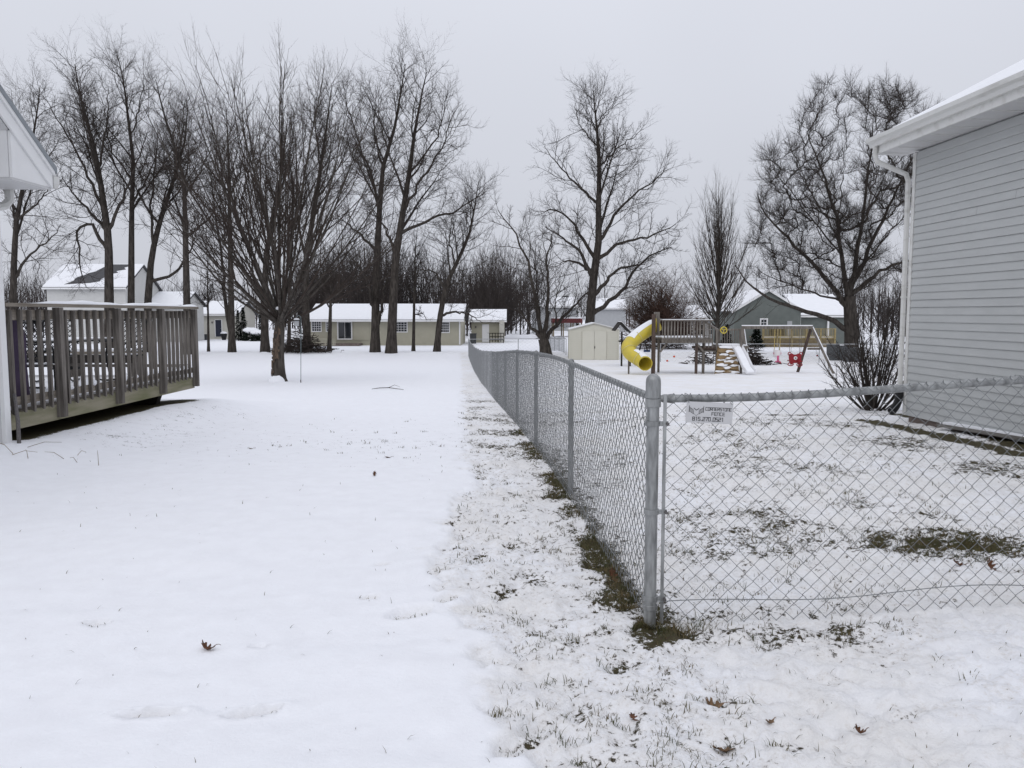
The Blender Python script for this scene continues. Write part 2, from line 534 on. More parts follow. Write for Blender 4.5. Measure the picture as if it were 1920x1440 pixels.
for i, (px, py, rx, ry, dp, rz) in enumerate([(285, 1350, .13, .045, .05, .1), (475, 1342, .12, .04, .045, .35), (184, 1178, .075, .035, .035, 0), (484, 1220, .045, .025, .028, 0),
        (690, 1127, .07, .035, .02, .2), (715, 1062, .06, .03, .015, 0), (770, 1155, .13, .09, .028, .4), (840, 1130, .1, .06, .02, .9), (1000, 1375, .15, .07, .03, 1.0), (1090, 1330, .13, .06, .024, 1.3),
        (955, 1410, .05, .09, .03, .2), (1180, 1240, .16, .07, .022, .6), (1400, 1310, .17, .08, .022, .2), (1560, 1270, .15, .08, .02, -.2), (1700, 1330, .16, .08, .022, .4), (1500, 1400, .15, .07, .02, .1),
        (900, 1040, .13, .07, .024, 1.2), (960, 1110, .15, .07, .024, 1.0), (925, 960, .14, .07, .024, 1.4), (905, 870, .15, .08, .024, 1.4), (990, 1190, .13, .07, .02, .8)]):
    dent(H, px, py, rx, ry, dp, rz, seed=i, show=(.42 if i < 5 else .2))
c = ground(845, 950)
GZ = GZ + H
nx, ny = len(gx), len(gy)
V = np.stack([GX.ravel(), GY.ravel(), GZ.ravel()], 1)
I = np.arange(nx * ny).reshape(ny, nx)
Q = np.stack([I[:-1, :-1].ravel(), I[:-1, 1:].ravel(), I[1:, 1:].ravel(), I[1:, :-1].ravel()], 1)

gm = bpy.data.materials.new('snowy_ground')
MATS['snowy_ground'] = gm
gm.use_nodes = True
nt = gm.node_tree; N = nt.nodes; Lk = nt.links
bs = N['Principled BSDF']
def nz(scale, detail=4, vec=None, rough=.55):
    n = N.new('ShaderNodeTexNoise'); n.inputs['Scale'].default_value = scale; n.inputs['Detail'].default_value = detail; n.inputs['Roughness'].default_value = rough
    Lk.new((vec or geo).outputs[0], n.inputs['Vector']); return n
def rng(src, a, b, c, d):
    n = N.new('ShaderNodeMapRange'); n.inputs[1].default_value = a; n.inputs[2].default_value = b; n.inputs[3].default_value = c; n.inputs[4].default_value = d
    Lk.new(src, n.inputs[0]); return n.outputs[0]
def mth(op, a, b):
    n = N.new('ShaderNodeMath'); n.operation = op
    for i, q in enumerate((a, b)):
        if isinstance(q, (int, float)): n.inputs[i].default_value = q
        else: Lk.new(q, n.inputs[i])
    return n.outputs[0]
def mixc(f, a, b):
    n = N.new('ShaderNodeMix'); n.data_type = 'RGBA'
    if isinstance(f, (int, float)): n.inputs[0].default_value = f
    else: Lk.new(f, n.inputs[0])
    for i, q in ((6, a), (7, b)):
        if isinstance(q, tuple): n.inputs[i].default_value = (*q, 1)
        else: Lk.new(q, n.inputs[i])
    return n.outputs[2]
geo = N.new('ShaderNodeNewGeometry')
gpos = N.new('ShaderNodeMapping'); Lk.new(geo.outputs['Position'], gpos.inputs[0]); geo = gpos
ab = N.new('ShaderNodeAttribute'); ab.attribute_name = 'bare'
at_ = N.new('ShaderNodeAttribute'); at_.attribute_name = 'trodden'
n_f = nz(34, 6, rough=.7); n_m = nz(7, 3); n_s = nz(90, 3)
mixn = mth('ADD', mth('MULTIPLY', rng(n_f.outputs[0], .28, .72, 0, 1), .62), mth('MULTIPLY', rng(n_m.outputs[0], .25, .75, 0, 1), .38))
thr = mth('ADD', ab.outputs['Fac'], mixn)
bare_f = rng(thr, .93, 1.02, 0, 1)
snow_c = mixc(rng(n_m.outputs[0], .35, .65, 0, 1), (.88, .89, .925), (.855, .862, .895))
dirty = mixc(rng(n_f.outputs[0], .4, .62, 0, 1), (.84, .835, .84), (.70, .67, .64))
n_w = nz(1.1, 4, rough=.65)
warm = mth('MULTIPLY', rng(n_w.outputs[0], .36, .62, 0, .75), at_.outputs['Fac'])
snow_c = mixc(warm, snow_c, (.80, .785, .765))
snow_c = mixc(mth('MULTIPLY', rng(thr, .62, .95, 0, .75), at_.outputs['Fac']), snow_c, dirty)
soil = mixc(rng(n_s.outputs[0], .35, .65, 0, 1), (.085, .064, .040), (.060, .066, .028))
soil = mixc(rng(n_f.outputs[0], .45, .7, 0, 1), soil, (.045, .034, .024))
Lk.new(mixc(bare_f, snow_c, soil), bs.inputs['Base Color'])
bs.inputs['Roughness'].default_value = .8
bs.inputs['Specular IOR Level'].default_value = .15
bmp = N.new('ShaderNodeBump'); bmp.inputs['Distance'].default_value = .02
Lk.new(rng(at_.outputs['Fac'], 0, 1, .30, .65), bmp.inputs['Strength'])
n_b = nz(38, 6, rough=.68)
Lk.new(mth('SUBTRACT', n_b.outputs[0], mth('MULTIPLY', bare_f, .3)), bmp.inputs['Height'])
Lk.new(bmp.outputs[0], bs.inputs['Normal'])

gme = fast_mesh('ground', V, Q, gm, smooth=True)
for nm, arr in (('bare', BA), ('trodden', TR)):
    a = gme.attributes.new(nm, 'FLOAT', 'POINT'); a.data.foreach_set('value', arr.ravel().astype(np.float32))
gob = link('ground', gme); gob['kind'] = 'structure'

def gz(x, y):
    """height of the modelled snow surface"""
    i = min(max(int(np.searchsorted(gx, x)) - 1, 0), nx - 2); j = min(max(int(np.searchsorted(gy, y)) - 1, 0), ny - 2)
    u = (x - gx[i]) / (gx[i + 1] - gx[i]); v = (y - gy[j]) / (gy[j + 1] - gy[j])
    return float((GZ[j, i] * (1 - u) + GZ[j, i + 1] * u) * (1 - v) + (GZ[j + 1, i] * (1 - u) + GZ[j + 1, i + 1] * u) * v)
def gzv(x, y):
    i = np.clip(np.searchsorted(gx, x) - 1, 0, nx - 2); j = np.clip(np.searchsorted(gy, y) - 1, 0, ny - 2)
    u = (x - gx[i]) / (gx[i + 1] - gx[i]); v = (y - gy[j]) / (gy[j + 1] - gy[j])
    return (GZ[j, i] * (1 - u) + GZ[j, i + 1] * u) * (1 - v) + (GZ[j + 1, i] * (1 - u) + GZ[j + 1, i + 1] * u) * v

# ------------------------------------------------------------------ grass blades that stand out of the snow
rs = np.random.RandomState(4)
def scatter(n, x0, x1, y0, y1, power=1.0):
    """positions denser near the camera"""
    y = 1 / (1 / y1 + rs.rand(n) * (1 / y0 - 1 / y1))
    return x0 + rs.rand(n) * (x1 - x0), y
tx, ty = scatter(42000, -3.2, 3.9, 2.3, 17)
tr_, ba_ = masks(tx, ty)
clump = fbm(tx * 5, ty * 5, 3, 31)
keep = rs.rand(len(tx)) < np.clip((ba_ - .14) * 1.15, 0, 1) * sstep(.40, .60, clump) * .85
tx, ty = tx[keep], ty[keep]
bl = []
k = 8
bx = np.repeat(tx, k) + rs.normal(0, .022, len(tx) * k); by = np.repeat(ty, k) + rs.normal(0, .022, len(tx) * k)
ln = rs.uniform(.014, .048, len(bx)) * (1 + .5 * rs.rand(len(bx)) ** 3)
sxs, sys_ = scatter(2600, -5, 4, 2.3, 14)               # single blades anywhere
t2, b2 = masks(sxs, sys_)
kp = rs.rand(len(sxs)) < (.16 + .6 * t2 + .5 * sstep(7.5, 9, sys_))
sxs, sys_ = sxs[kp], sys_[kp]
bx = np.concatenate([bx, sxs]); by = np.concatenate([by, sys_]); ln = np.concatenate([ln, rs.uniform(.012, .045, len(sxs))])
# the turf patch and the fence foot
c = ground(1800, 1018)
ex_, ey_ = c.x + rs.normal(0, .32, 13000), c.y + rs.normal(0, .24, 13000)
e_b = masks(ex_, ey_)[1]; kp = rs.rand(13000) < np.clip((e_b - .3) * 1.5, 0, 1)
bx = np.concatenate([bx, ex_[kp]]); by = np.concatenate([by, ey_[kp]]); ln = np.concatenate([ln, rs.uniform(.012, .032, kp.sum())])
fy_ = 4.0 + rs.rand(9000) ** 1.6 * 9; fx_ = fence_x(fy_) - .05 + rs.normal(0, .08, 9000)
kp = masks(fx_, fy_)[1] > .42
bx = np.concatenate([bx, fx_[kp]]); by = np.concatenate([by, fy_[kp]]); ln = np.concatenate([ln, rs.uniform(.015, .065, kp.sum())])
fx_ = .85 + rs.normal(0, .09, 260); fy_ = 3.98 + rs.normal(0, .05, 260)
bx = np.concatenate([bx, fx_]); by = np.concatenate([by, fy_]); ln = np.concatenate([ln, rs.uniform(.03, .09, 260)])
for (px, py, rx_, k_) in ((285, 1353, .10, 26), (475, 1345, .09, 16), (184, 1181, .06, 14), (690, 1129, .05, 10), (770, 1160, .09, 24), (840, 1135, .08, 16), (945, 1330, .06, 20), (955, 1405, .05, 16)):
    q = ground(px, py)
    bx = np.concatenate([bx, q.x + rs.normal(0, rx_ * .55, k_)]); by = np.concatenate([by, q.y + rs.normal(0, .018, k_)]); ln = np.concatenate([ln, rs.uniform(.012, .04, k_)])
n = len(bx)
az = rs.rand(n) * 2 * pi
lean = rs.uniform(.35, 1.65, n)
bz = gzv(bx, by) - .004
wd = rs.uniform(.0007, .0014, n) * (1 + .16 * by)
dx, dy = np.cos(az), np.sin(az)
px_, py_ = -dy, dx
mid = .5 * ln
P0 = np.stack([bx - px_ * wd, by - py_ * wd, bz], 1); P1 = np.stack([bx + px_ * wd, by + py_ * wd, bz], 1)
l1 = np.sin(lean * .55) * mid; h1 = np.cos(lean * .55) * mid
P2 = np.stack([bx + dx * l1 + px_ * wd * .8, by + dy * l1 + py_ * wd * .8, bz + h1], 1); P3 = np.stack([bx + dx * l1 - px_ * wd * .8, by + dy * l1 - py_ * wd * .8, bz + h1], 1)
l2 = l1 + np.sin(lean) * mid; h2 = h1 + np.cos(lean) * mid * .9
P4 = np.stack([bx + dx * l2, by + dy * l2, bz + h2], 1)
GV = np.stack([P0, P1, P2, P3, P4], 1).reshape(-1, 3)
base = np.arange(n)[:, None] * 5
GF = np.concatenate([base + np.array([[0, 1, 2]]), base + np.array([[0, 2, 3]]), base + np.array([[3, 2, 4]])])
grm = mat('grass_blades', (0.060, 0.066, 0.026), .8, color2=(0.135, 0.105, 0.055), vscale=9, spec=.15, ramp=(.4, .62))
grass = link('grass', fast_mesh('grass', GV, GF, grm))
grass['kind'] = 'stuff'
grass['label'] = 'short olive and straw grass blades poking through trodden snow'; grass['category'] = 'grass'
gob['label'] = 'snow-covered lawn sloping away to the houses'; gob['category'] = 'ground'

# ------------------------------------------------------------------ bare trees
def chains_mesh(name, chains, sides, m, org, smooth=True):
    """chains: list of (points (n,3), radii (n,)); all become tubes of one mesh"""
    if not chains: return None
    P = np.concatenate([c[0] for c in chains]).astype(float) - np.array(org)
    rr = np.concatenate([c[1] for c in chains]).astype(float)
    L = np.array([len(c[0]) for c in chains])
    st = np.concatenate([[0], np.cumsum(L)[:-1]])
    n = len(P)
    first = np.zeros(n, bool); last = np.zeros(n, bool); first[st] = True; last[st + L - 1] = True
    idx = np.arange(n)
    a = np.where(first, idx, idx - 1); b = np.where(last, idx, idx + 1)
    T = P[b] - P[a]; T /= np.maximum(np.linalg.norm(T, axis=1, keepdims=True), 1e-9)
    mean = P[st + L - 1] - P[st]
    ax = np.argmin(np.abs(mean), axis=1)
    ref = np.eye(3)[np.repeat(ax, L)]
    U = ref - T * np.sum(ref * T, 1, keepdims=True); U /= np.maximum(np.linalg.norm(U, axis=1, keepdims=True), 1e-9)
    W = np.cross(T, U)
    an = 2 * pi * np.arange(sides) / sides
    V = P[:, None, :] + rr[:, None, None] * (U[:, None, :] * np.cos(an)[None, :, None] + W[:, None, :] * np.sin(an)[None, :, None])
    V = V.reshape(-1, 3)
    i = idx[~last]
    k = np.arange(sides); k2 = (k + 1) % sides
    Q = np.stack([i[:, None] * sides + k, i[:, None] * sides + k2, (i[:, None] + 1) * sides + k2, (i[:, None] + 1) * sides + k], 2).reshape(-1, 4)
    return fast_mesh(name, V, Q, m, smooth)

def resample(pts, step):
    P = np.array(pts, float)
    d = np.concatenate([[0], np.cumsum(np.linalg.norm(np.diff(P, axis=0), axis=1))])
    n = max(2, int(d[-1] / step) + 1)
    t = np.linspace(0, d[-1], n)
    out = np.stack([np.interp(t, d, P[:, k]) for k in range(3)], 1)
    for _ in range(2):
        out[1:-1] = .5 * out[1:-1] + .25 * (out[:-2] + out[2:])
    return out

def grow(P, Rd, kids, t0, ang, ln, fall, rad, seg, up, jit, end, rnd, rel=True, rk=.75):
    """all children of a set of branches P (N,n+1,3), Rd (N,n+1): returns their points and radii"""
    N, n1, _ = P.shape; n = n1 - 1
    Lp = np.linalg.norm(np.diff(P, axis=1), axis=2).sum(1)
    kk = np.maximum(1, np.round((kids if np.ndim(kids) else np.full(N, kids)) * rnd.uniform(.75, 1.25, N))).astype(int)
    par = np.repeat(np.arange(N), kk)
    j = np.concatenate([np.arange(k) for k in kk])
    tt0 = t0[par] if np.ndim(t0) else t0
    t = tt0 + (1 - tt0) * (j + rnd.uniform(.05, .95, len(par))) / kk[par]
    x = t * n; i = np.minimum(x.astype(int), n - 1); u = (x - i)[:, None]
    q = P[par, i] * (1 - u) + P[par, i + 1] * u
    ax = P[par, i + 1] - P[par, i]; ax /= np.maximum(np.linalg.norm(ax, axis=1, keepdims=True), 1e-9)
    ref = np.where(np.abs(ax[:, 2:3]) < .9, np.array([[0, 0, 1.0]]), np.array([[1.0, 0, 0]]))
    A = np.cross(ax, ref); A /= np.linalg.norm(A, axis=1, keepdims=True); B = np.cross(ax, A)
    az = (rnd.uniform(0, 6.28, N)[par] + 2.4 * j + rnd.normal(0, .4, len(par)))[:, None]
    th = np.radians(rnd.uniform(ang[0], ang[1], len(par)))[:, None]
    d = ax * np.cos(th) + (A * np.cos(az) + B * np.sin(az)) * np.sin(th)
    rq = Rd[par, i] * (1 - u[:, 0]) + Rd[par, i + 1] * u[:, 0]
    L = (Lp[par] * ln if rel else np.full(len(par), ln)) * (1 - fall * t) * rnd.uniform(.6, 1.3, len(par))
    r0 = np.minimum(rq * rk, rad * rnd.uniform(.8, 1.25, len(par)))
    return run(q, d, L, r0, seg, up, jit, end, rnd)

def run(p, d, L, r0, seg, up, jit, end, rnd):
    pts = [p]; step = (L / seg)[:, None]
    for k in range(seg):
        d = d + np.array([0, 0, up / seg]) + rnd.normal(0, jit, d.shape)
        d = d / np.linalg.norm(d, axis=1, keepdims=True)
        p = p + d * step
        pts.append(p)
    return np.stack(pts, 1), r0[:, None] * (1 - (1 - end) * np.linspace(0, 1, seg + 1))[None]

def as_list(P, Rd):
    return [(P[k], Rd[k]) for k in range(len(P))]

def finish_tree(name, label, base, chains, twigs, group=None, mb='bark', mt='twig', split=.045, cat='tree', trunk_name='trunk', crown_name='crown', cones=None):
    """trunk mesh (thick chains) and crown mesh (thin chains, twigs and the last needle-thin twigs as three-sided cones)"""
    root = thing(name, label, cat, base, group=group)
    big, mid, thin = [], [], list(twigs)
    for P, r in chains:
        if r[0] >= split: big.append((P, r))
        elif r[0] > .018: mid.append((P, r))
        else: thin.append((P, r))
    me = chains_mesh('trunk', big, 9, mb, base)
    if me: link(trunk_name, me, root)
    vv = []; ff = []; off = 0
    for me in [x for x in (chains_mesh('c', mid, 5, mt, base), chains_mesh('c', thin, 3, mt, base)) if x]:
        a = np.zeros(len(me.vertices) * 3, np.float32); me.vertices.foreach_get('co', a)
        l = np.zeros(len(me.loops), np.int32); me.loops.foreach_get('vertex_index', l)
        q = l.reshape(-1, 4) + off
        vv.append(a.reshape(-1, 3)); ff += [q[:, [0, 1, 2]], q[:, [0, 2, 3]]]; off += len(me.vertices)
        bpy.data.meshes.remove(me)
    if cones is not None:
        P, r = cones; P = P - np.array(base)
        p0, p1 = P[:, 0], P[:, -1]
        T = p1 - p0; T /= np.maximum(np.linalg.norm(T, axis=1, keepdims=True), 1e-9)
        ref = np.where(np.abs(T[:, 2:3]) < .9, np.array([[0, 0, 1.0]]), np.array([[1.0, 0, 0]]))
        U = np.cross(T, ref); U /= np.linalg.norm(U, axis=1, keepdims=True); W = np.cross(T, U)
        rr = r[:, :1]
        V = np.stack([p0 + U * rr, p0 + (-.5 * U + .866 * W) * rr, p0 + (-.5 * U - .866 * W) * rr, p1], 1).reshape(-1, 3)
        k = np.arange(len(p0))[:, None] * 4 + off
        vv.append(V); ff += [k + np.array([[0, 1, 3]]), k + np.array([[1, 2, 3]]), k + np.array([[2, 0, 3]])]
    link(crown_name, fast_mesh('crown', np.concatenate(vv), np.concatenate(ff), mt, True), root)
    return root

def limb3(pts, Y, rnd, spread=.35, first=False):
    """photo pixels to a limb in space; depth wanders with the sideways travel"""
    P = []; dy = 0; last = None; k = rnd.uniform(-1, 1)
    for i, p in enumerate(pts):
        q = np.array(at(p[0], p[1], Y))
        if last is not None and not first:
            dy += k * spread * np.linalg.norm(q - last)
        last = q
        P.append(np.array(at(p[0], p[1], Y + dy)))
    return np.array(P)

def grown_tree(name, label, Y, trunk, limbs, ln, dens, r_base, seed, extra=6, group=None, mb='bark', mt='twig', flare=1.35, kids=(9.5, 9), up=(.45, .3, .25), jit=(.16, .2, .2), twig_r=.009, t0=.42, limb_k=.55, el=(30, 70), tend=.07, extra_len=None, round_az=False, fill=None, outer=.15, b1=.024):
    """a tree whose trunk and limbs follow the photograph; smaller branches grow from them"""
    rnd = np.random.RandomState(seed)
    b = at(trunk[0][0], trunk[0][1], Y)
    base = Vector((b.x, Y, tz(b.x, Y) - .05))
    T = limb3(trunk, Y, rnd, first=True); T[0] = base
    NN = 15
    def fit(pts):
        P = resample(pts, .2)
        t = np.linspace(0, 1, len(P)); q = np.linspace(0, 1, NN)
        return np.stack([np.interp(q, t, P[:, k]) for k in range(3)], 1)
    P = fit(T); h = P[:, 2] - P[0, 2]
    tr = np.linspace(0, 1, NN)
    rT = r_base * (1 - (1 - tend) * tr ** 1.25) * (1 + (flare - 1) * np.exp(-h / .35))
    chains = [(P, rT)]
    LP, LR = [P], [np.minimum(rT, r_base * .5)]
    done = [(P, rT)]
    for l in limbs:
        Q = limb3(l, Y, rnd)
        best = None
        for (A, rA) in done:
            dd = np.linalg.norm(A - Q[0], axis=1); k = int(dd.argmin())
            if best is None or dd[k] < best[0]: best = (dd[k], A[k], rA[k])
        Q = Q + (best[1] - Q[0]) * np.linspace(1, 0, len(Q))[:, None]
        Q = fit(Q)
        Q[1:] += rnd.normal(0, .05, (NN - 1, 3))
        r0 = max(best[2] * limb_k, .03)
        rr = r0 * (1 - .85 * tr ** .9)
        chains.append((Q, rr)); done.append((Q, rr)); LP.append(Q); LR.append(rr)
    if extra:                                        # limbs towards and away from the viewer, which a trace cannot show
        lo = t0
        tt = lo + (.95 - lo) * (np.arange(extra) + rnd.rand(extra)) / extra
        idx = tt * (NN - 1); i = idx.astype(int); u = (idx - i)[:, None]
        q = P[i] * (1 - u) + P[np.minimum(i + 1, NN - 1)] * u
        az = np.where(np.arange(extra) % 2 == 0, pi / 2, -pi / 2) + rnd.normal(0, .55, extra)
        if round_az: az = 2.4 * np.arange(extra) + rnd.normal(0, .3, extra)
        e = np.radians(rnd.uniform(el[0], el[1], extra))
        d = np.stack([np.cos(az) * np.cos(e), np.sin(az) * np.cos(e), np.sin(e)], 1)
        Lx = (1.25 - tt) * h[-1] * .42 if extra_len is None else extra_len * rnd.uniform(.75, 1.1, extra) * (.7 + .3 * np.sin(e))
        EP, ER = run(q, d, Lx, np.interp(tt, tr, rT) * (.17 if round_az else .48), NN - 1, .35, .05, .2, rnd)
        chains += as_list(EP, ER); LP += list(EP); LR += list(ER)
    if fill:                                         # branches that fill a rounded crown, each from the nearest wood below it
        n_f, ells = fill
        w = np.array([q[2] * q[3] for q in ells], float); w /= w.sum(); pts = []
        for q, k in zip(ells, rnd.multinomial(n_f, w)):
            v = rnd.normal(0, 1, (k, 3)); v /= np.linalg.norm(v, axis=1, keepdims=True)
            rx = q[2] * Y / F; rz = q[3] * Y / F
            pts.append(np.array(at(q[0], q[1], Y)) + v * rnd.uniform(.45, 1, (k, 1)) ** .5 * np.array([rx, min(rx, rz) * .85, rz]))
        pts = np.concatenate(pts); root_p = P[-1]
        pts = pts[np.argsort(np.linalg.norm(pts - root_p, axis=1))]
        nodes = [a for c in LP for a in c[2:]]; own = [-1] * len(nodes); nodes = list(nodes)
        brs = []
        for t in pts:
            A = np.array(nodes); dv = t - A; dd = np.linalg.norm(dv, axis=1)
            cost = dd * (1 + .5 * np.clip(-dv[:, 2] / np.maximum(dd, .01), 0, 1)) + .18 * np.linalg.norm(A - root_p, axis=1)
            k = int(cost.argmin()); a = A[k]; L_ = dd[k]
            if L_ < .5: continue
            out = (a - root_p); out /= max(np.linalg.norm(out), .01)
            m = (a + t) / 2 + out * L_ * .06 + np.array([0, 0, -.10 * L_]) + rnd.normal(0, .06, 3) * L_
            u = np.linspace(0, 1, 7)[:, None]
            Bz = (1 - u) ** 2 * a + 2 * u * (1 - u) * m + u ** 2 * t
            Bz[1:-1] += rnd.normal(0, .03, (5, 3))
            bi = len(brs); brs.append([Bz, own[k], 1])
            for q in Bz[1:]: nodes.append(q); own.append(bi)
        for bi in range(len(brs) - 1, -1, -1):
            if brs[bi][1] >= 0: brs[brs[bi][1]][2] += brs[bi][2]
        FP = np.stack([q[0] for q in brs]); cnt = np.array([q[2] for q in brs], float)
        FR = (.0145 * cnt ** .42)[:, None] * np.linspace(1, .55, 7)[None]
        chains += as_list(FP, FR)
        G2, H2 = grow(FP, FR, 9, .1, (25, 60), 1.15, .3, .0105, 3, up[1], jit[1], .4, rnd, rel=False)
        G3, H3 = grow(G2, H2, 11, .05, (25, 65), .50, .2, twig_r, 1, up[2], jit[2], .5, rnd)
        chains += as_list(G2, H2)
    LP = np.stack(LP); LR = np.stack(LR)
    Ls = np.linalg.norm(np.diff(LP, axis=1), axis=2).sum(1)
    tt0 = np.full(len(LP), outer); tt0[0] = t0
    k1 = np.maximum(2, Ls * (1 - tt0) * dens)
    B1, R1 = grow(LP, LR, k1, tt0, (28, 62), ln, .50, b1, 6, up[0], jit[0], .3, rnd, rel=False, rk=.6)
    B2, R2 = grow(B1, R1, kids[0], .12, (28, 60), .48, .5, .0125, 3, up[1], jit[1], .4, rnd)
    B3, R3 = grow(B2, R2, kids[1], .10, (25, 60), .52, .25, twig_r, 1, up[2], jit[2], .5, rnd)
    chains += as_list(B1, R1)
    if fill: B3 = np.concatenate([B3, G3]); R3 = np.concatenate([R3, H3])
    return finish_tree(name, label, base, chains, as_list(B2, R2), group, mb=mb, mt=mt, cones=(B3, R3))

def Z6(*pts): return [(x / 2.1333, 30 + y / 2.1333) for x, y in pts]
def Z7(*pts): return [(880 + x / 2.1333, 120 + y / 2.1333) for x, y in pts]

ROW = 'bare trees in the row behind the lawn'
grown_tree('bare_tree', 'tall crooked bare tree with a drooping broken limb, behind the wooden deck', 57,
    [(205, 655), (204, 450), (192, 365), (180, 290), (165, 235), (150, 180), (140, 120)],
    [[(196, 385), (150, 290), (115, 230), (80, 180)], [(205, 440), (235, 370), (258, 310), (275, 250)], [(198, 420), (150, 372), (112, 330)],
     [(202, 470), (168, 415), (142, 428), (150, 500), (160, 540)], [(185, 310), (200, 230), (205, 160)]],
    3.9, 2.4, .36, 1, group=ROW)
grown_tree('bare_tree', 'slim tall bare tree just right of the broken-limbed tree', 58,
    [(245, 655), (247, 400), (250, 300), (240, 220), (232, 150), (218, 95)],
    [[(248, 390), (285, 320), (310, 250)], [(249, 340), (205, 270), (195, 200)], [(243, 240), (265, 170), (270, 110)]],
    3.9, 2.4, .27, 2, group=ROW)
grown_tree('bare_tree', 'bare tree with a low forked trunk and leaning right stem above the deck rail', 59,
    [(277, 655), (277, 570), (284, 480), (300, 414), (328, 330), (347, 265), (352, 200)],
    [[(280, 540), (330, 520), (360, 470), (365, 400)], [(286, 470), (280, 400), (290, 320), (295, 240)], [(310, 385), (350, 340), (380, 290)]],
    3.9, 2.4, .30, 3, group=ROW)
grown_tree('bare_tree', 'straight bare tree beside the end of the deck', 57,
    [(352, 655), (347, 405), (345, 335), (330, 283), (308, 217), (292, 150)],
    [[(347, 380), (380, 320), (400, 250)], [(346, 350), (315, 310), (290, 270)], [(348, 430), (395, 400), (420, 350)]],
    3.9, 2.4, .28, 4, group=ROW)
grown_tree('bare_tree', 'bare tree with two close thin stems left of the peeling maple', 59,
    [(435, 657), (432, 480), (430, 360), (428, 280), (424, 200)],
    [[(436, 650), (424, 560), (418, 480), (404, 400), (395, 330)], [(431, 380), (455, 310), (465, 240)]],
    3.9, 2.4, .25, 5, group=ROW)
grown_tree('young_tree', 'thin young bare tree in front of the navy door', 60,
    [(391, 657), (390, 580), (389, 520), (392, 470)], [[(390, 585), (375, 570), (368, 560)], [(390, 560), (410, 545), (420, 540)]],
    1.1, 3.4, .10, 6, group='young trees in the row behind the lawn')
grown_tree('bare_tree', 'bare tree half hidden behind the peeling maple trunk', 60,
    [(497, 652), (495, 560), (500, 470), (520, 380), (530, 300), (540, 220)],
    [[(496, 500), (460, 420), (440, 340)], [(505, 440), (560, 360), (580, 280)]],
    3.9, 2.4, .30, 7, group=ROW)
grown_tree('bare_tree', 'very thin straight bare tree beside the brush pile', 61,
    [(541, 645), (543, 560), (547, 470), (550, 390), (553, 320)], [[(545, 500), (530, 440)], [(548, 440), (575, 380)]],
    1.1, 3.4, .15, 8, group='young trees in the row behind the lawn')
grown_tree('bare_tree', 'bare tree with smooth straight trunk at the left end of the beige house', 60,
    [(576, 652), (573, 560), (574, 480), (588, 400), (600, 320), (612, 240), (622, 160)],
    [[(575, 470), (555, 390), (545, 310), (550, 230)], [(592, 380), (640, 310), (660, 250)], [(605, 290), (590, 220), (595, 160)]],
    3.9, 2.4, .28, 9, group=ROW)
grown_tree('young_tree', 'small dark bare tree in front of the sliding glass door', 60,
    [(617, 657), (619, 600), (620, 560), (622, 520), (626, 470)], [[(619, 585), (605, 560), (598, 530)], [(620, 575), (640, 550), (655, 520)]],
    1.1, 3.4, .17, 10, group='young trees in the row behind the lawn')
grown_tree('bare_tree', 'big bare tree in a tight clump of stems before the beige house', 59,
    [(703, 657), (704, 580), (706, 500), (712, 382), (718, 312), (740, 240), (752, 170), (760, 120)],
    [[(704, 600), (690, 540), (672, 500), (655, 480)], [(710, 400), (690, 320), (668, 260), (650, 200), (640, 150)], [(704, 640), (714, 600), (722, 540), (735, 500)],
     [(716, 330), (700, 250), (705, 170)], [(708, 460), (670, 430), (640, 410)]],
    3.9, 2.4, .33, 11, group=ROW)
grown_tree('bare_tree', 'big spreading bare tree with a thick leaning trunk before the beige house', 58,
    [(733, 660), (737, 560), (742, 480), (755, 400), (768, 320), (777, 250), (790, 180), (800, 135)],
    [[(745, 450), (800, 420), (850, 402), (890, 375), (910, 350)], [(752, 410), (790, 340), (830, 275), (855, 200)], [(768, 330), (820, 260), (840, 170)], [(742, 490), (720, 430), (700, 400)]],
    3.9, 2.4, .36, 12, group=ROW)
grown_tree('young_tree', 'pole-thin dark bare tree between two windows of the beige house', 61,
    [(775, 661), (776, 600), (777, 540), (779, 470), (783, 420)], [[(777, 600), (795, 590), (800, 600)], [(777, 560), (760, 530)]],
    1.1, 3.4, .13, 13, group='young trees in the row behind the lawn')
grown_tree('bare_tree', 'leaning bare tree with drooping right limb at the end of the beige house', 60,
    [(819, 662), (822, 620), (827, 580), (838, 530), (858, 490), (880, 440), (890, 390), (897, 340)],
    [[(826, 592), (845, 587), (868, 586), (888, 594), (905, 604)], [(832, 550), (812, 510), (790, 505), (770, 520)], [(848, 505), (840, 450), (850, 400)], [(835, 535), (870, 525), (905, 540)]],
    3.9, 2.4, .24, 14, group=ROW)
grown_tree('bare_tree', 'bare tree showing between the white eave and the deck', 56,
    [(22, 650), (26, 500), (30, 420), (45, 340), (58, 280), (70, 210), (75, 160)],
    [[(34, 400), (75, 370), (110, 330)], [(30, 430), (10, 340), (-20, 260)], [(24, 520), (60, 470), (100, 440), (115, 420)], [(55, 300), (30, 220), (20, 170)]],
    3.9, 2.4, .27, 15, group=ROW)
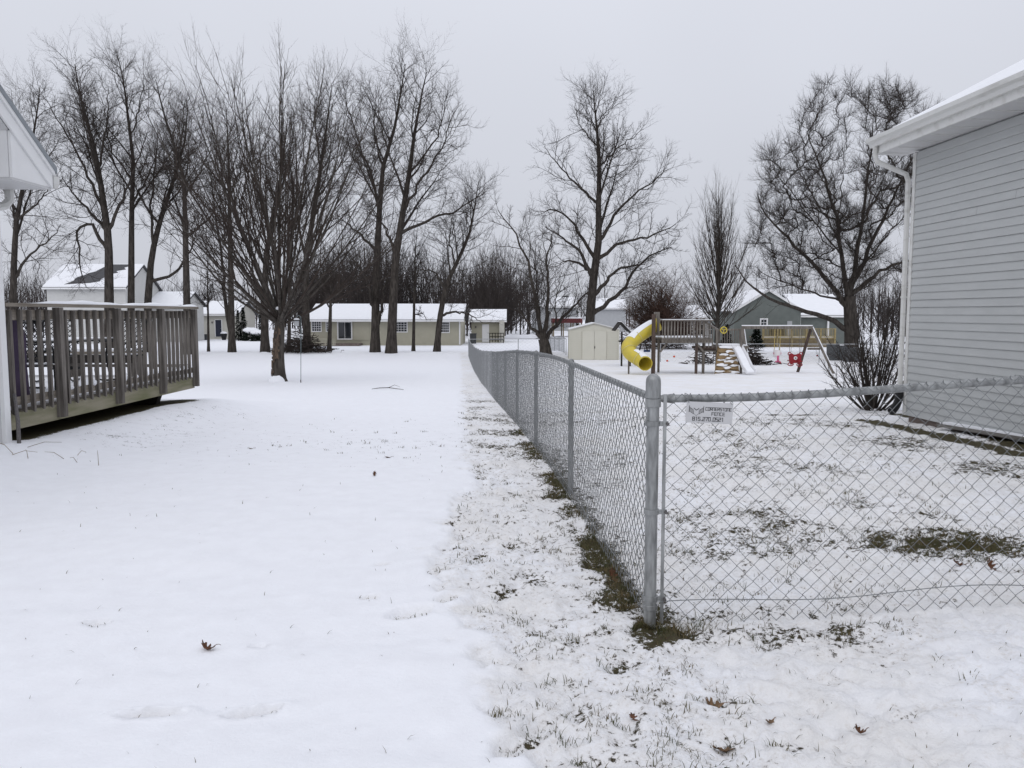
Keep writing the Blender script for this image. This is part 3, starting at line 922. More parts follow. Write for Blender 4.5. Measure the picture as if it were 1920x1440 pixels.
# beyond the yard fence
grown_tree('bare_tree', 'low wide bare tree forking near the ground, left of the cream shed', 55,
    [(1024, 664), (1022, 648), (1018, 635)],
    [[(1014, 632), (1008, 600), (1003, 560), (988, 490), (962, 430), (935, 395)], [(1010, 610), (1004, 560), (1003, 500), (1003, 452)], [(1024, 636), (1028, 600), (1030, 540), (1026, 480), (1035, 440)],
     [(1028, 640), (1045, 612), (1068, 585), (1092, 558), (1108, 545)], [(1014, 640), (998, 622), (985, 602), (972, 580)], [(1040, 615), (1040, 560), (1055, 530), (1062, 505)]],
    3.9, 2.4, .42, 16, group='bare trees around the play yard', flare=1.2, tend=.8, extra=0, limb_k=.5)
grown_tree('bare_tree', 'tall pyramidal bare tree standing behind the cream shed', 60,
    [(1104, 660), (1106, 600), (1112, 530), (1123, 450), (1122, 382), (1124, 330), (1121, 260), (1112, 170)],
    [Z7((500, 1005), (560, 960), (640, 890), (660, 830), (720, 770), (800, 730)), Z7((505, 760), (400, 600), (330, 570), (280, 590)), Z7((520, 680), (600, 560), (700, 480), (800, 420)),
     Z7((515, 560), (430, 480), (350, 400), (300, 330)), Z7((520, 430), (600, 340), (700, 260)), Z7((518, 330), (440, 240), (420, 160)), Z7((500, 850), (440, 740), (380, 690), (300, 650)),
     Z7((510, 800), (620, 720), (740, 690), (830, 640)), Z7((495, 960), (600, 830), (700, 800)), Z7((516, 250), (570, 170), (600, 110)), Z7((500, 880), (470, 830), (400, 790), (360, 800))],
    3.9, 2.4, .38, 17, group='bare trees around the play yard')
grown_tree('bare_tree', 'huge dense round-crowned bare tree behind the trash bins', 53,
    [(1597, 672), (1596, 620), (1594, 580), (1592, 555)],
    [Z7((1510, 960), (1490, 850), (1475, 700), (1465, 600), (1400, 400), (1350, 270)), Z7((1530, 930), (1560, 750), (1590, 560), (1600, 400), (1615, 230)), Z7((1540, 930), (1640, 680), (1720, 500), (1800, 320)),
     Z7((1500, 980), (1380, 820), (1260, 700), (1180, 600), (1150, 520)), Z7((1490, 1080), (1400, 1020), (1300, 990), (1180, 940), (1100, 870), (1062, 800)), Z7((1545, 920), (1650, 830), (1740, 790), (1850, 760)),
     Z7((1480, 760), (1350, 600), (1240, 450), (1190, 360)), Z7((1475, 700), (1360, 500), (1280, 330), (1260, 250)), Z7((1470, 600), (1500, 400), (1485, 260)), Z7((1575, 650), (1680, 420), (1700, 280)), Z7((1500, 950), (1330, 900), (1200, 850), (1130, 800)), Z7((1600, 780), (1750, 600), (1830, 500))],
    2.2, 1.2, .46, 18, group='bare trees around the play yard', flare=1.2, tend=.85, extra=0, limb_k=.46, kids=(4, 5), t0=.6, up=(.8, .6, .5), outer=.36, b1=.018, twig_r=.0095,
    fill=(900, [(1585, 300, 160, 155), (1500, 400, 95, 130), (1690, 270, 85, 110), (1465, 470, 65, 90), (1660, 430, 95, 110), (1560, 480, 110, 80)]))

# ------------------------------------------------------------------ trees made of long straight shoots
def shoot_tree(name, label, base, trunk_h, r_base, r_top, n_limb, el, length, cfg, seed, group=None, mb='bark_maple', mt='twig_maple', limb_r=.09, lean=(0, 0), split=.045, cat='tree', trunk_name='trunk', crown_name='crown', z0=.75, patch=0.0):
    rnd = np.random.RandomState(seed)
    out = []
    B = np.array(base)
    n = 14
    t = np.linspace(0, 1, n)
    P = B + np.stack([lean[0] * t + .03 * np.sin(5 * t + seed), lean[1] * t, trunk_h * t], 1)
    rr = r_base + (r_top - r_base) * t
    rr = rr * (1 + .55 * np.exp(-t * trunk_h / .22))
    if trunk_h > .3: out.append((P, rr))
    i = np.arange(n_limb); f = (i + .5) / n_limb
    az = 2.4 * i + rnd.normal(0, .25, n_limb)
    e = np.radians(el[0] + (el[1] - el[0]) * f + rnd.normal(0, 4, n_limb))
    d = np.stack([np.cos(az) * np.cos(e), np.sin(az) * np.cos(e), np.sin(e)], 1)
    q = B + (P[-1] - B) * (z0 + (1 - z0) * f)[:, None] + patch * d * np.array([1, 1, 0]) * rnd.uniform(.5, 1.3, (n_limb, 1))
    L = (length[0] + (length[1] - length[0]) * f) * rnd.uniform(.88, 1.1, n_limb)
    LP, LR = run(q, d, L, limb_r * rnd.uniform(.75, 1.2, n_limb), cfg['seg'][0], cfg['up'][0], cfg['jit'][0], cfg['end'][0], rnd)
    out += as_list(LP, LR)
    cones = None
    for v in range(len(cfg['kids'])):
        LP, LR = grow(LP, LR, cfg['kids'][v], cfg['t0'][v], cfg['ang'][v], cfg['len'][v], cfg['fall'][v], cfg['rad'][v], cfg['seg'][v + 1], cfg['up'][v + 1], cfg['jit'][v + 1], cfg['end'][v + 1], rnd)
        if cfg['seg'][v + 1] == 1: cones = (LP, LR)
        else: out += as_list(LP, LR)
    return finish_tree(name, label, Vector(base), out, [], group, mb, mt, split, cat, trunk_name, crown_name, cones)

mb_ = ground(522, 716)
maple = shoot_tree('maple_tree', 'bare maple with peeling bark and many upswept branches on the open lawn', (mb_.x, mb_.y, tz(mb_.x, mb_.y) - .06), 2.6, .235, .19, 44, (15, 85), (6.6, 9.4),
    dict(seg=[8, 5, 3, 1], up=[.62, .5, .35, .2], jit=[.045, .06, .08, .1], end=[.16, .25, .35, .5], kids=[9, 6.5, 5], t0=[.2, .15, .12], ang=[(18, 42), (20, 45), (25, 50)], len=[.46, .46, .48], fall=[.62, .5, .35], rad=[.022, .0095, .0065]), 21,
    mb='bark_maple', limb_r=.054, lean=(.12, 0), z0=.84)
# peeled bark and snow on the maple
tb = MB()
for (zz, a0, a1, h) in ((1.15, -2.0, -.7, 1.9), (.25, -2.3, -1.9, .8)):
    pass
pl = ground(1345, 668)
pear = shoot_tree('bare_tree', 'narrow upright teardrop-shaped bare tree behind the play bridge', (at(1345, 640, 57).x, 57, tz(14.5, 57) - .05), 5.2, .22, .07, 46, (34, 88), (4.2, 7.2),
    dict(seg=[7, 4, 3, 1], up=[.75, .5, .3, .2], jit=[.04, .05, .07, .08], end=[.12, .25, .35, .5], kids=[9, 5.5, 5], t0=[.15, .15, .15], ang=[(12, 32), (15, 38), (20, 45)], len=[.42, .45, .45], fall=[.55, .45, .3], rad=[.020, .011, .008]), 22,
    group='bare trees around the play yard', mb='bark', mt='twig_grey', limb_r=.046, z0=.28)
sb = ground(1640, 770)
shrub = shoot_tree('bare_shrub', 'multi-stemmed bare shrub at the corner of the grey house', (sb.x, sb.y + .1, tz(sb.x, sb.y) - .03), .12, .2, .2, 40, (30, 84), (1.0, 1.75),
    dict(seg=[7, 4, 1], up=[.5, .35, .2], jit=[.07, .09, .12], end=[.35, .4, .5], kids=[10, 9], t0=[.25, .15], ang=[(20, 50), (25, 60)], len=[.36, .42], fall=[.5, .3], rad=[.006, .0035]), 23,
    mb='bark', mt='twig', limb_r=.017, split=.011, cat='shrub', trunk_name='stems', crown_name='twigs', z0=0.0, patch=.22)
# spread the shrub's stems: they rise from a patch, not a point
# rusty-brown thicket tree behind the slide
rt = at(1240, 640, 72)
rusty = shoot_tree('thicket_tree', 'rusty brown round thicket-like tree behind the yellow slide', (rt.x, 72, tz(rt.x, 72) - .05), .5, .2, .2, 54, (8, 86), (4.0, 6.2),
    dict(seg=[5, 3, 1], up=[.1, .0, -.3], jit=[.09, .12, .14], end=[.3, .4, .5], kids=[22, 18], t0=[.15, .1], ang=[(25, 60), (25, 70)], len=[.42, .44], fall=[.4, .3], rad=[.022, .026]), 24,
    mb='twig_red', mt='twig_red', limb_r=.045, z0=.2)
dt = at(925, 640, 105)
brown = shoot_tree('thicket_tree', 'dark dense rounded bare tree behind the beige garage wing', (dt.x, 105, tz(dt.x, 105) - .05), .8, .25, .22, 50, (18, 86), (7.5, 11.0),
    dict(seg=[5, 3, 1], up=[.5, .4, .2], jit=[.06, .09, .1], end=[.3, .4, .5], kids=[14, 11], t0=[.12, .1], ang=[(20, 45), (20, 55)], len=[.36, .40], fall=[.5, .3], rad=[.028, .02]), 25,
    mb='twig_far', mt='twig_far', limb_r=.06, z0=.2)

# ------------------------------------------------------------------ far woods: one mass beyond the houses
rnd = np.random.RandomState(77)
fw = []
def far_tree(px, top, Y, n):
    b = at(px, 640, Y); zb = tz(b.x, Y); H = at(px, top, Y).z - zb
    for i in range(n):
        az = rnd.uniform(0, 6.28); f = rnd.rand()
        s = np.array([b.x + rnd.normal(0, .7), Y, zb + H * rnd.uniform(0, .45)])
        e = R(rnd.uniform(40, 88))
        d = np.array([cos(az) * cos(e), sin(az) * cos(e), sin(e)])
        L = H * rnd.uniform(.4, .75)
        m = s + d * L * .5; t = m + (d + np.array([0, 0, .3]) + rnd.normal(0, .12, 3)) * L * .45
        r = rnd.uniform(.020, .045)
        fw.append((np.stack([s, m, t]), np.array([r * 1.5, r, r * .4])))
        for q in range(4):
            u = rnd.uniform(.25, 1); c = s + (m - s) * 2 * u if u < .5 else m + (t - m) * (2 * u - 1)
            dd = d + rnd.normal(0, .5, 3) + np.array([0, 0, .3])
            fw.append((np.stack([c, c + dd * L * .12, c + dd * L * .24]), np.array([.024, .020, .012])))
    fw.append((np.array([[b.x, Y, zb - .2], [b.x, Y, zb + H * .5], [b.x, Y, zb + H * .9]]), np.array([.16, .10, .03])))
for (x0, x1, top0, top1, Y0, Y1, cnt, n) in ((-90, 110, 505, 545, 125, 150, 26, 18), (90, 600, 520, 560, 150, 190, 60, 13), (560, 745, 435, 520, 105, 150, 54, 20), (740, 960, 465, 545, 105, 160, 44, 18),
        (880, 1010, 490, 545, 120, 170, 20, 16), (1000, 1250, 540, 565, 190, 240, 30, 12), (1280, 1420, 545, 570, 170, 220, 14, 12), (1480, 1900, 500, 560, 120, 170, 44, 16), (1640, 1740, 490, 550, 95, 115, 10, 7)):
    for i in range(cnt):
        far_tree(x0 + (x1 - x0) * (i + rnd.rand()) / cnt, rnd.uniform(top0, top1), rnd.uniform(Y0, Y1), n)
me = chains_mesh('far_woods', fw, 3, 'twig_far', (0, 0, 0))
w = link('far_woods', me); w['kind'] = 'stuff'
w['label'] = 'distant band of leafless brown woods beyond the houses'; w['category'] = 'woods'
# ------------------------------------------------------------------ right: grey house
HX, HY, HZ = 5.94, 12.1, .08
hr = thing('grey_house', 'grey vinyl-sided house with white gutter and downspout beside the chain-link fence', 'house', (HX, HY, HZ), R(2.9))
WL = 11.0; WH = 3.87                      # local: wall face x=0, runs to y=-WL; far wall at y=0
EAV = WH + .03
wall = MB()
wall.box((3.9, -WL / 2, WH / 2 + .02), (7.76, WL - .04, WH), 0)
w = wall.build('wall', 'siding_grey', hr)
board = MB(); cr = .1075
board.prism([(-.002, 0, 0), (-.017, 0, .0), (-.017, 0, .012), (-.004, 0, cr - .002), (.012, 0, cr - .002), (.012, 0, 0)], (0, -WL + .02, 0), (0, WL - .10, 0))
bme = board.mesh('siding_board', 'siding_grey')
rj = random.Random(6)
for i in range(36):                                    # each course is two lengths, butted at a random joint
    f_ = rj.uniform(.12, .88); y_b = -.08; y_a = -WL + .02; T_ = y_b - y_a
    ja = link('siding_board', bme, w, (0, 0, i * cr)); jb = link('siding_board', bme, w, (rj.uniform(-.0015, .0), 0, i * cr + rj.uniform(-.001, .001)))
    ja.scale.y = f_ - .0002; ja.location.y = y_a - y_a * ja.scale.y
    jb.scale.y = 1 - f_ - .0002; jb.location.y = y_b - y_b * jb.scale.y
MB().box((.015, -.035, WH / 2), (.075, .075, WH), 0).build('corner_board', 'white_trim_worn', hr)
MB().box((3.9, -WL / 2, -.12), (7.7, WL - .1, .3)).build('foundation', 'stone', hr)
# soffit, fascia, gutter
OV = .45; RK = .30
so = MB(); so.box((-OV / 2 + .02, -WL / 2 + RK / 2, EAV + .015), (OV + .04, WL + RK, .03)); so.build('soffit', 'soffit', hr)
for i in range(26):
    MB().box((-OV / 2 + .0, RK - .18 - i * .42, EAV - .003), (OV - .05, .012, .008)).build('soffit_groove', 'white_trim_worn', hr) if i < 12 else None
MB().box((-OV - .012, -WL / 2 + RK / 2, EAV + .10), (.024, WL + RK, .20)).build('fascia', 'white_trim_worn', hr)
g = MB(); gz0 = EAV + .10
g.prism([(-OV - .026, 0, gz0), (-OV - .085, 0, gz0), (-OV - .10, 0, gz0 + .05), (-OV - .145, 0, gz0 + .075), (-OV - .15, 0, gz0 + .13), (-OV - .138, 0, gz0 + .132), (-OV - .132, 0, gz0 + .085), (-OV - .09, 0, gz0 + .06), (-OV - .078, 0, gz0 + .012), (-OV - .026, 0, gz0 + .012)], (0, -WL, 0), (0, WL + RK, 0))
gut = g.build('gutter', 'gutter_white', hr)
MB().prism([(-OV - .026, 0, gz0), (-OV - .085, 0, gz0), (-OV - .10, 0, gz0 + .05), (-OV - .145, 0, gz0 + .075), (-OV - .15, 0, gz0 + .13), (-OV - .026, 0, gz0 + .13)], (0, RK + .002, 0), (0, .004, 0)).build('end_cap', 'gutter_white', gut)
# roof and snow
PT = .52; RW = 4.4
def roof_slab(z0, th, x0, x1, y0, y1):
    return [(x0, 0, z0 + PT * (x0 + OV)), (x1, 0, z0 + PT * (x1 + OV)), (x1, 0, z0 + th + PT * (x1 + OV)), (x0, 0, z0 + th + PT * (x0 + OV))]
rf = MB().prism(roof_slab(EAV + .205, .03, -OV - .05, RW, 0, 0), (0, -WL, 0), (0, WL + RK, 0)).build('roof', 'shingle', hr)
MB().prism([(RW, 0, EAV + .205 + PT * (RW + OV)), (2 * RW + OV, 0, EAV + .205), (2 * RW + OV, 0, EAV + .235), (RW, 0, EAV + .235 + PT * (RW + OV))], (0, -WL, 0), (0, WL + RK, 0)).build('roof_slope', 'shingle', rf)
# snow with a ragged lower edge
rnd = np.random.RandomState(3)
vs = []; fs = []; nyy = 90; nxx = 12
for j in range(nyy + 1):
    y = -WL + .02 + (WL + RK - .04) * j / nyy
    e = .03 + .10 * fbm(np.array([y * 1.1]), np.array([0.3]), 3, 2)[0] + (.06 * (y > -.4))
    for i in range(nxx + 1):
        x = -OV - .05 + e + (RW + OV + .02 - e) * (i / nxx) ** 1.6
        lift = .045 * min(1, i / 1.0) + .01 * vnoise(np.array([x * 2]), np.array([y * 2]), 4)[0]
        if j in (0, nyy): lift = .0
        vs.append((x, y, EAV + .237 + PT * (x + OV) + lift))
for j in range(nyy):
    for i in range(nxx):
        a = j * (nxx + 1) + i
        fs.append((a, a + 1, a + nxx + 2, a + nxx + 1))
sn = link('snow', fast_mesh('snow', np.array(vs), np.array(fs), 'snow', True), rf)
# rake board and gable of the far wall
MB().prism([(-OV - .02, 0, EAV + .04), (RW, 0, EAV + .04 + PT * (RW + OV)), (RW, 0, EAV + .20 + PT * (RW + OV)), (-OV - .02, 0, EAV + .20)], (0, RK - .03, 0), (0, .028, 0)).build('rake_board', 'white_trim_worn', hr)
MB().prism([(0, 0, EAV), (2 * RW - OV, 0, EAV), (RW, 0, EAV + PT * RW)], (0, -.25, 0), (0, .22, 0)).build('gable', 'siding_grey', hr)
# downspout: from the gutter back to the corner, down, then a black corrugated end
dp = MB()
path = [(-OV - .06, .18, gz0 + .02), (-OV - .06, .18, gz0 - .12), (-OV - .03, .17, gz0 - .22), (-.20, .10, gz0 - .36), (-.09, .06, gz0 - .42), (-.055, .05, gz0 - .52), (-.05, .05, 2.2), (-.05, .05, .34)]
dp.tube(path, .037, 8)
ds = dp.build('downspout', 'gutter_white', hr, smooth=True)
for zz in (3.05, 1.75):
    MB().tube([(-.05, .05, zz), (-.05, .05, zz + .03)], .047, 8).build('strap', 'gutter_white', ds)
cp = MB(); pts = []; rr = []
for i in range(40):
    t = i / 39
    a = t * 1.15
    pts.append((-.05 - .30 * (1 - cos(a)) * 1.0, .05 - .10 * t, .42 - .42 * sin(a) * .98)); rr.append(.055 + .007 * (i % 2))
cp.tube(pts, rr, 10); cp.build('drain_elbow', 'black_plastic', ds)

# plank and stones along the wall
a = ground(1765, 806); b = ground(1990, 845)
pk = thing('plank', 'long snow-covered plank lying along the foot of the grey siding', 'plank', (0, 0, 0))
av = Vector((a.x + .02, a.y, tz(a.x, a.y) + .07)); bv = Vector((b.x + .1, b.y - .2, tz(b.x, b.y) + .07))
MB().bar(av, bv, .19, .04).build('board', 'plank_grey', pk)
MB().bar(av + Vector((0.02, -.02, .032)), bv + Vector((0.02, 0, .032)), .165, .022).build('snow', 'snow', pk)

# ------------------------------------------------------------------ left: white house corner
hl = thing('white_house', 'white house corner with boxed eave and grey roof edge next to the deck', 'house', (0, 0, 0))
LX, LYY = -5.6, 8.87
zb = .05; zs = 3.02                                    # soffit height
MB().box((LX - 2.52, LYY - 2.5, (zs + zb) / 2), (5.0, 4.96, zs - zb)).build('wall', 'siding_white', hl)
MB().box((LX + .0, LYY - .045, (zs + zb) / 2), (.05, .10, zs - zb)).build('corner_board', 'white_paint', hl)
MB().box((LX - .055, LYY + .0, (zs + zb) / 2), (.06, .05, zs - zb)).build('corner_board', 'white_paint', hl)
sl = .69; RX = -5.3
y0, y1 = 8.69, 9.40
z_e = 3.24                                             # top of the rake at the eave end
def rk(y): return z_e + sl * (y1 - y)
# boxed return: its end is flush with the rake board
MB().box(((RX + LX) / 2 - .28, (y0 + y1) / 2, zs + .012), (RX - LX + .55, y1 - y0, .024)).build('soffit', 'soffit', hl)
MB().prism([(0, y0, zs + .024), (0, y1, zs + .024), (0, y1, z_e - .02), (0, y0, rk(y0) - .20)], (RX - .03, 0, 0), (.03, 0, 0)).build('eave_return', 'white_paint', hl)
MB().box((RX - .33, y0 - .0, zs + .277), (.59, .02, .505)).build('return_face', 'white_paint', hl)
MB().box((RX - .4, y1 + .006, zs + .13), (.8, .02, .20)).build('fascia', 'white_paint', hl)
# rake board and overhang
yt = 4.0
MB().prism([(0, y1, z_e - .21), (0, y1, z_e), (0, yt, rk(yt)), (0, yt, rk(yt) - .21)], (RX + .002, 0, 0), (.022, 0, 0)).build('rake_board', 'white_paint', hl)
MB().prism([(0, y1 + .02, z_e - .06), (0, y1 + .02, z_e - .002), (0, yt, rk(yt) - .002), (0, yt, rk(yt) - .06)], (RX + .026, 0, 0), (.02, 0, 0)).build('rake_trim', 'white_paint', hl)
MB().prism([(0, y0 - .02, rk(y0) - .20), (0, y0 - .02, rk(y0) - .18), (0, yt, rk(yt) - .18), (0, yt, rk(yt) - .20)], (LX - .02, 0, 0), (RX - LX + .01, 0, 0)).build('rake_soffit', 'soffit', hl)
MB().prism([(0, LYY, zs), (0, yt, zs), (0, yt, rk(yt) - .25), (0, LYY - .1, rk(LYY) - .25)], (LX - .05, 0, 0), (.05, 0, 0)).build('gable', 'siding_white', hl)
rl = MB().prism([(0, y1 + .05, z_e - .035), (0, y1 + .05, z_e + .035), (0, yt, rk(yt) + .05), (0, yt, rk(yt) + .003)], (LX - 4, 0, 0), (RX - LX + 4.055, 0, 0)).build('roof', 'drip_edge', hl)
MB().prism([(0, y1 + .0, z_e + .07), (0, y1 + .0, z_e + .085), (0, yt, rk(yt) + .11), (0, yt, rk(yt) + .052)], (LX - 4, 0, 0), (RX - LX + 3.9, 0, 0)).build('snow', 'snow', rl)
gl = MB().prism([(0, y1 + .018, z_e - .20), (0, y1 + .09, z_e - .20), (0, y1 + .13, z_e - .13), (0, y1 + .135, z_e - .06), (0, y1 + .018, z_e - .06)], (LX - 4, 0, 0), (RX - LX + 4.03, 0, 0)).build('gutter', 'gutter_white', hl)
dl = MB().tube([(LX - .22, y1 + .06, z_e - .2), (LX - .22, y1 + .06, z_e - .33), (LX - .24, y1 + .0, z_e - .40), (LX - .33, LYY + .12, z_e - .52), (LX - .35, LYY + .06, z_e - .62), (LX - .35, LYY + .06, .25)], .05, 8)
dl.build('downspout', 'gutter_white', hl, smooth=True)
MB().box((LX - 2.6, LYY - 2.5, 0.0), (5.0, 4.94, .2)).build('foundation', 'stone', hl)
st = ground(36, 835); tp = at(30, 795, st.y + .05)
tag(MB().tube([(st.x, st.y, st.z - .05), (st.x - .06, st.y + .1, st.z + .25), (st.x - .16, st.y + .22, st.z + .55)], [.022, .022, .02], 7).build('leaning_stake', 'rust_metal'), 'dark stake leaning against the end of the deck by the white corner', 'stake')

# ------------------------------------------------------------------ far houses
def window(parent, x0, x1, z0, z1, y, cols=2, rows=1, fr='white_paint', t=.07):
    f = MB()
    f.box(((x0 + x1) / 2, y - .03, z0 - t / 2), (x1 - x0 + 2 * t, .10, t)).box(((x0 + x1) / 2, y - .03, z1 + t / 2), (x1 - x0 + 2 * t, .10, t))
    f.box((x0 - t / 2, y - .03, (z0 + z1) / 2), (t, .10, z1 - z0)).box((x1 + t / 2, y - .03, (z0 + z1) / 2), (t, .10, z1 - z0))
    fo = f.build('window', fr, parent)
    for c in range(cols):
        for r in range(rows):
            wx = (x1 - x0) / cols; wz = (z1 - z0) / rows
            MB().box((x0 + wx * (c + .5), y - .012, z0 + wz * (r + .5)), (wx - .045, .02, wz - .045)).build('pane', 'glass_dark', fo)
    MB().box(((x0 + x1) / 2, y - .005, (z0 + z1) / 2), (x1 - x0, .012, z1 - z0)).build('muntin_grid', fr, fo)
    return fo
def gable_house(name, label, mat_w, x0, x1, y0, depth, z0, eave, pitch, ov=.45, ridge='x', snow=True, roofm='shingle', siding=True):
    """a simple gabled block with real eaves; ridge along x or along y; local frame = world"""
    root = thing(name, label, 'house', ((x0 + x1) / 2, y0 + depth / 2, z0))
    ox, oy, oz = (x0 + x1) / 2, y0 + depth / 2, z0
    hw, hd = (x1 - x0) / 2, depth / 2
    e = eave - z0
    if ridge == 'x':
        half = hd; rise = pitch * (hd)
        prof = [(0, -hd, -.3), (0, hd, -.3), (0, hd, e), (0, 0, e + rise), (0, -hd, e)]
        wl_ = MB().prism(prof, (-hw, 0, 0), (2 * hw, 0, 0)).build('wall', mat_w, root)
        def slab(sg, lo, hi):
            return [(0, sg * (hd + ov), e - pitch * ov + lo), (0, 0, e + rise + lo), (0, 0, e + rise + hi), (0, sg * (hd + ov), e - pitch * ov + hi)]
        ext = (-hw - ov * .7, 0, 0), (2 * hw + ov * 1.4, 0, 0); ext2 = (-hw - ov * .7 + .03, 0, 0), (2 * hw + ov * 1.4 - .06, 0, 0)
    else:
        rise = pitch * hw
        prof = [(-hw, 0, -.3), (hw, 0, -.3), (hw, 0, e), (0, 0, e + rise), (-hw, 0, e)]
        wl_ = MB().prism(prof, (0, -hd, 0), (0, 2 * hd, 0)).build('wall', mat_w, root)
        def slab(sg, lo, hi):
            return [(sg * (hw + ov), 0, e - pitch * ov + lo), (0, 0, e + rise + lo), (0, 0, e + rise + hi), (sg * (hw + ov), 0, e - pitch * ov + hi)]
        ext = (0, -hd - ov * .7, 0), (0, 2 * hd + ov * 1.4, 0); ext2 = (0, -hd - ov * .7 + .03, 0), (0, 2 * hd + ov * 1.4 - .06, 0)
    for sg in (-1, 1):
        r = MB().prism(slab(sg, .02, .16), *ext).build('roof', roofm, root)
        if snow:
            sl_ = slab(sg, .163, .24); c = Vector(sl_[0]); d = Vector(sl_[1]) - c
            sl2 = [tuple(c + d * .02), sl_[1], sl_[2], tuple(Vector(sl_[3]) + d * .035)]
            MB().prism(sl2, *ext2).build('snow', 'snow', r)
    # eave boards in white
    if ridge == 'x':
        MB().box((0, -hd - ov - .012, e - pitch * ov + .07), (2 * hw + ov * 1.4, .03, .17)).build('fascia', 'white_paint', root)
    else:
        for sg in (-1, 1):
            a_ = Vector((sg * (hw + ov), -hd - ov * .7 - .015, e - pitch * ov + .07)); b_ = Vector((0, -hd - ov * .7 - .015, e + rise + .07))
            MB().bar(a_, b_, .03, .18).build('rake_board', 'white_paint', root)
    if siding:                                              # siding courses as thin proud strips on the facade
        n = int(e / .2)
        sd = MB()
        for i in range(1, n):
            sd.box((0, -hd - .006, i * .2), (2 * hw - .02, .012, .018))
            sd.box((hw + .006, 0, i * .2), (.012, 2 * hd - .02, .018))
        so_ = sd.build('siding_courses', mat_w, root); so_['kind'] = 'stuff'
    def loc(px, py, yy=None):
        p = at(px, py, y0); return p.x - ox, p.z - oz
    return root, loc, (hw, hd, e, rise)

# beige ranch
p0, p1 = at(583, 647, 80), at(864, 647, 80)
zr = tz(-12, 80)
ranch, loc, (hw, hd, e, rise) = gable_house('ranch_house', 'long beige ranch house with snowy roof and sliding glass door', 'siding_beige', p0.x, p1.x, 80, 7.6, zr, at(700, 599, 80).z, .36, ov=.55)
for (xa, xb, ya, yb, c, r) in ((585, 602, 603, 621, 4, 4), (741, 763, 604, 622, 4, 4), (827, 842, 604, 623, 4, 4), (612, 618, 604, 621, 2, 4)):
    x0_, z1_ = loc(xa, ya); x1_, z0_ = loc(xb, yb)
    window(ranch, x0_, x1_, z0_, z1_, -hd, c, r)
x0_, z1_ = loc(634, 604); x1_, z0_ = loc(659, 635)
sdoor = window(ranch, x0_, x1_, z0_, z1_, -hd, 2, 1, t=.10); sdoor.name = 'sliding_door'
MB().tube([(hw - .1, -hd - .08, e - .1), (hw - .1, -hd - .08, .1)], .07, 6).build('downspout', 'white_paint', ranch)
MB().box((x1_ + 1.0, -hd - .03, (z0_ + z1_) / 2), (1.5, .05, z1_ - z0_ + .3)).build('panel', 'siding_beige', ranch)
MB().box(((x0_ + x1_) / 2 - 1, -hd - 1.0, .12), (5.5, 1.9, .24)).build('stoop', 'stone', ranch)
# porch railing left of the door
pr_a = at(581, 648, 77); pr_b = at(628, 648, 77)
po = thing('porch_railing', 'low pale railing in front of the beige house beside the sliding door', 'railing', (pr_a.x, 77, tz(-18, 77)))
for zz in (.15, .72):
    MB().box(((pr_b.x - pr_a.x) / 2, 0, zz), (pr_b.x - pr_a.x, .06, .07)).build('rail', 'siding_beige', po)
nb = 16
bme = MB().box((0, 0, .36), (.07, .05, .66)).mesh('baluster', 'siding_beige')
for i in range(nb + 1):
    link('baluster', bme, po, ((pr_b.x - pr_a.x) * i / nb, .06, .06))
# wing with white door
p0, p1 = at(884, 641, 88), at(945, 641, 88)
wing, loc, (hw, hd, e, rise) = gable_house('garage_wing', 'small beige wing with white door beside the long ranch house', 'siding_beige', p0.x, p1.x, 88, 6, tz(-2, 88), at(900, 601, 88).z, .34, ov=.45)
x0_, z1_ = loc(904, 608); x1_, z0_ = loc(917, 641)
d = MB().box(((x0_ + x1_) / 2, -hd - .03, (z1_ + z0_) / 2), (x1_ - x0_, .06, z1_ - z0_)).build('door', 'white_paint', wing)
MB().box((x1_ - .1, -hd - .08, (z1_ + z0_) / 2), (.06, .05, .06)).build('handle', 'rust_metal', d)
MB().box((hw - .25, -hd - .4, e / 2), (.5, .5, e)).build('porch_column', 'siding_cream', wing)
MB().box((x0_ - .7, -hd - .06, 1.7), (.14, .12, .22)).build('lamp', 'rust_metal', wing)
lt = at(931, 641, 86)
bn = thing('lattice_bench', 'dark lattice bench standing by the white door', 'bench', (lt.x, 86.2, tz(lt.x, 86.2)))
MB().box((0, .2, .45), (1.6, .5, .06)).build('seat', 'dark_wood', bn)
for i in range(6): MB().box((-.75 + i * .3, .46, .6), (.07, .05, 1.0)).build('slat', 'dark_wood', bn)
for zz in (.35, .7, 1.05): MB().box((0, .40, zz), (1.6, .05, .07)).build('back_rail', 'dark_wood', bn)
for sx in (-.72, .72): MB().box((sx, .02, .22), (.07, .07, .46)).build('leg', 'dark_wood', bn)
bc = at(887, 642, 85)
tag(MB().box((bc.x, 85.2, tz(bc.x, 85) + .5), (.62, .6, 1.0), taper=1.12).box((bc.x, 85.2, tz(bc.x, 85) + 1.04), (.74, .7, .07)).build('trash_cart', 'bin_grey'), 'dark wheeled trash cart at the corner of the beige wing', 'trash bin')
# white two-storey house at the left
p0, p1 = at(92, 640, 85), at(239, 640, 85)
wh, loc, (hw, hd, e, rise) = gable_house('two_storey_house', 'white two-storey house with half-melted snow on its roof, behind the deck', 'siding_white', p0.x, p1.x, 85, 8.0, tz(-42, 85), at(150, 538, 85).z, .60, ov=.4)
for (xa, xb, ya, yb, c, r) in ((122, 128, 594, 616, 1, 2), (138, 142, 594, 616, 1, 2), (230, 234, 596, 612, 1, 2)):
    x0_, z1_ = loc(xa, ya); x1_, z0_ = loc(xb, yb)
    window(wh, x0_, x1_, z0_, z1_, -hd, c, r)
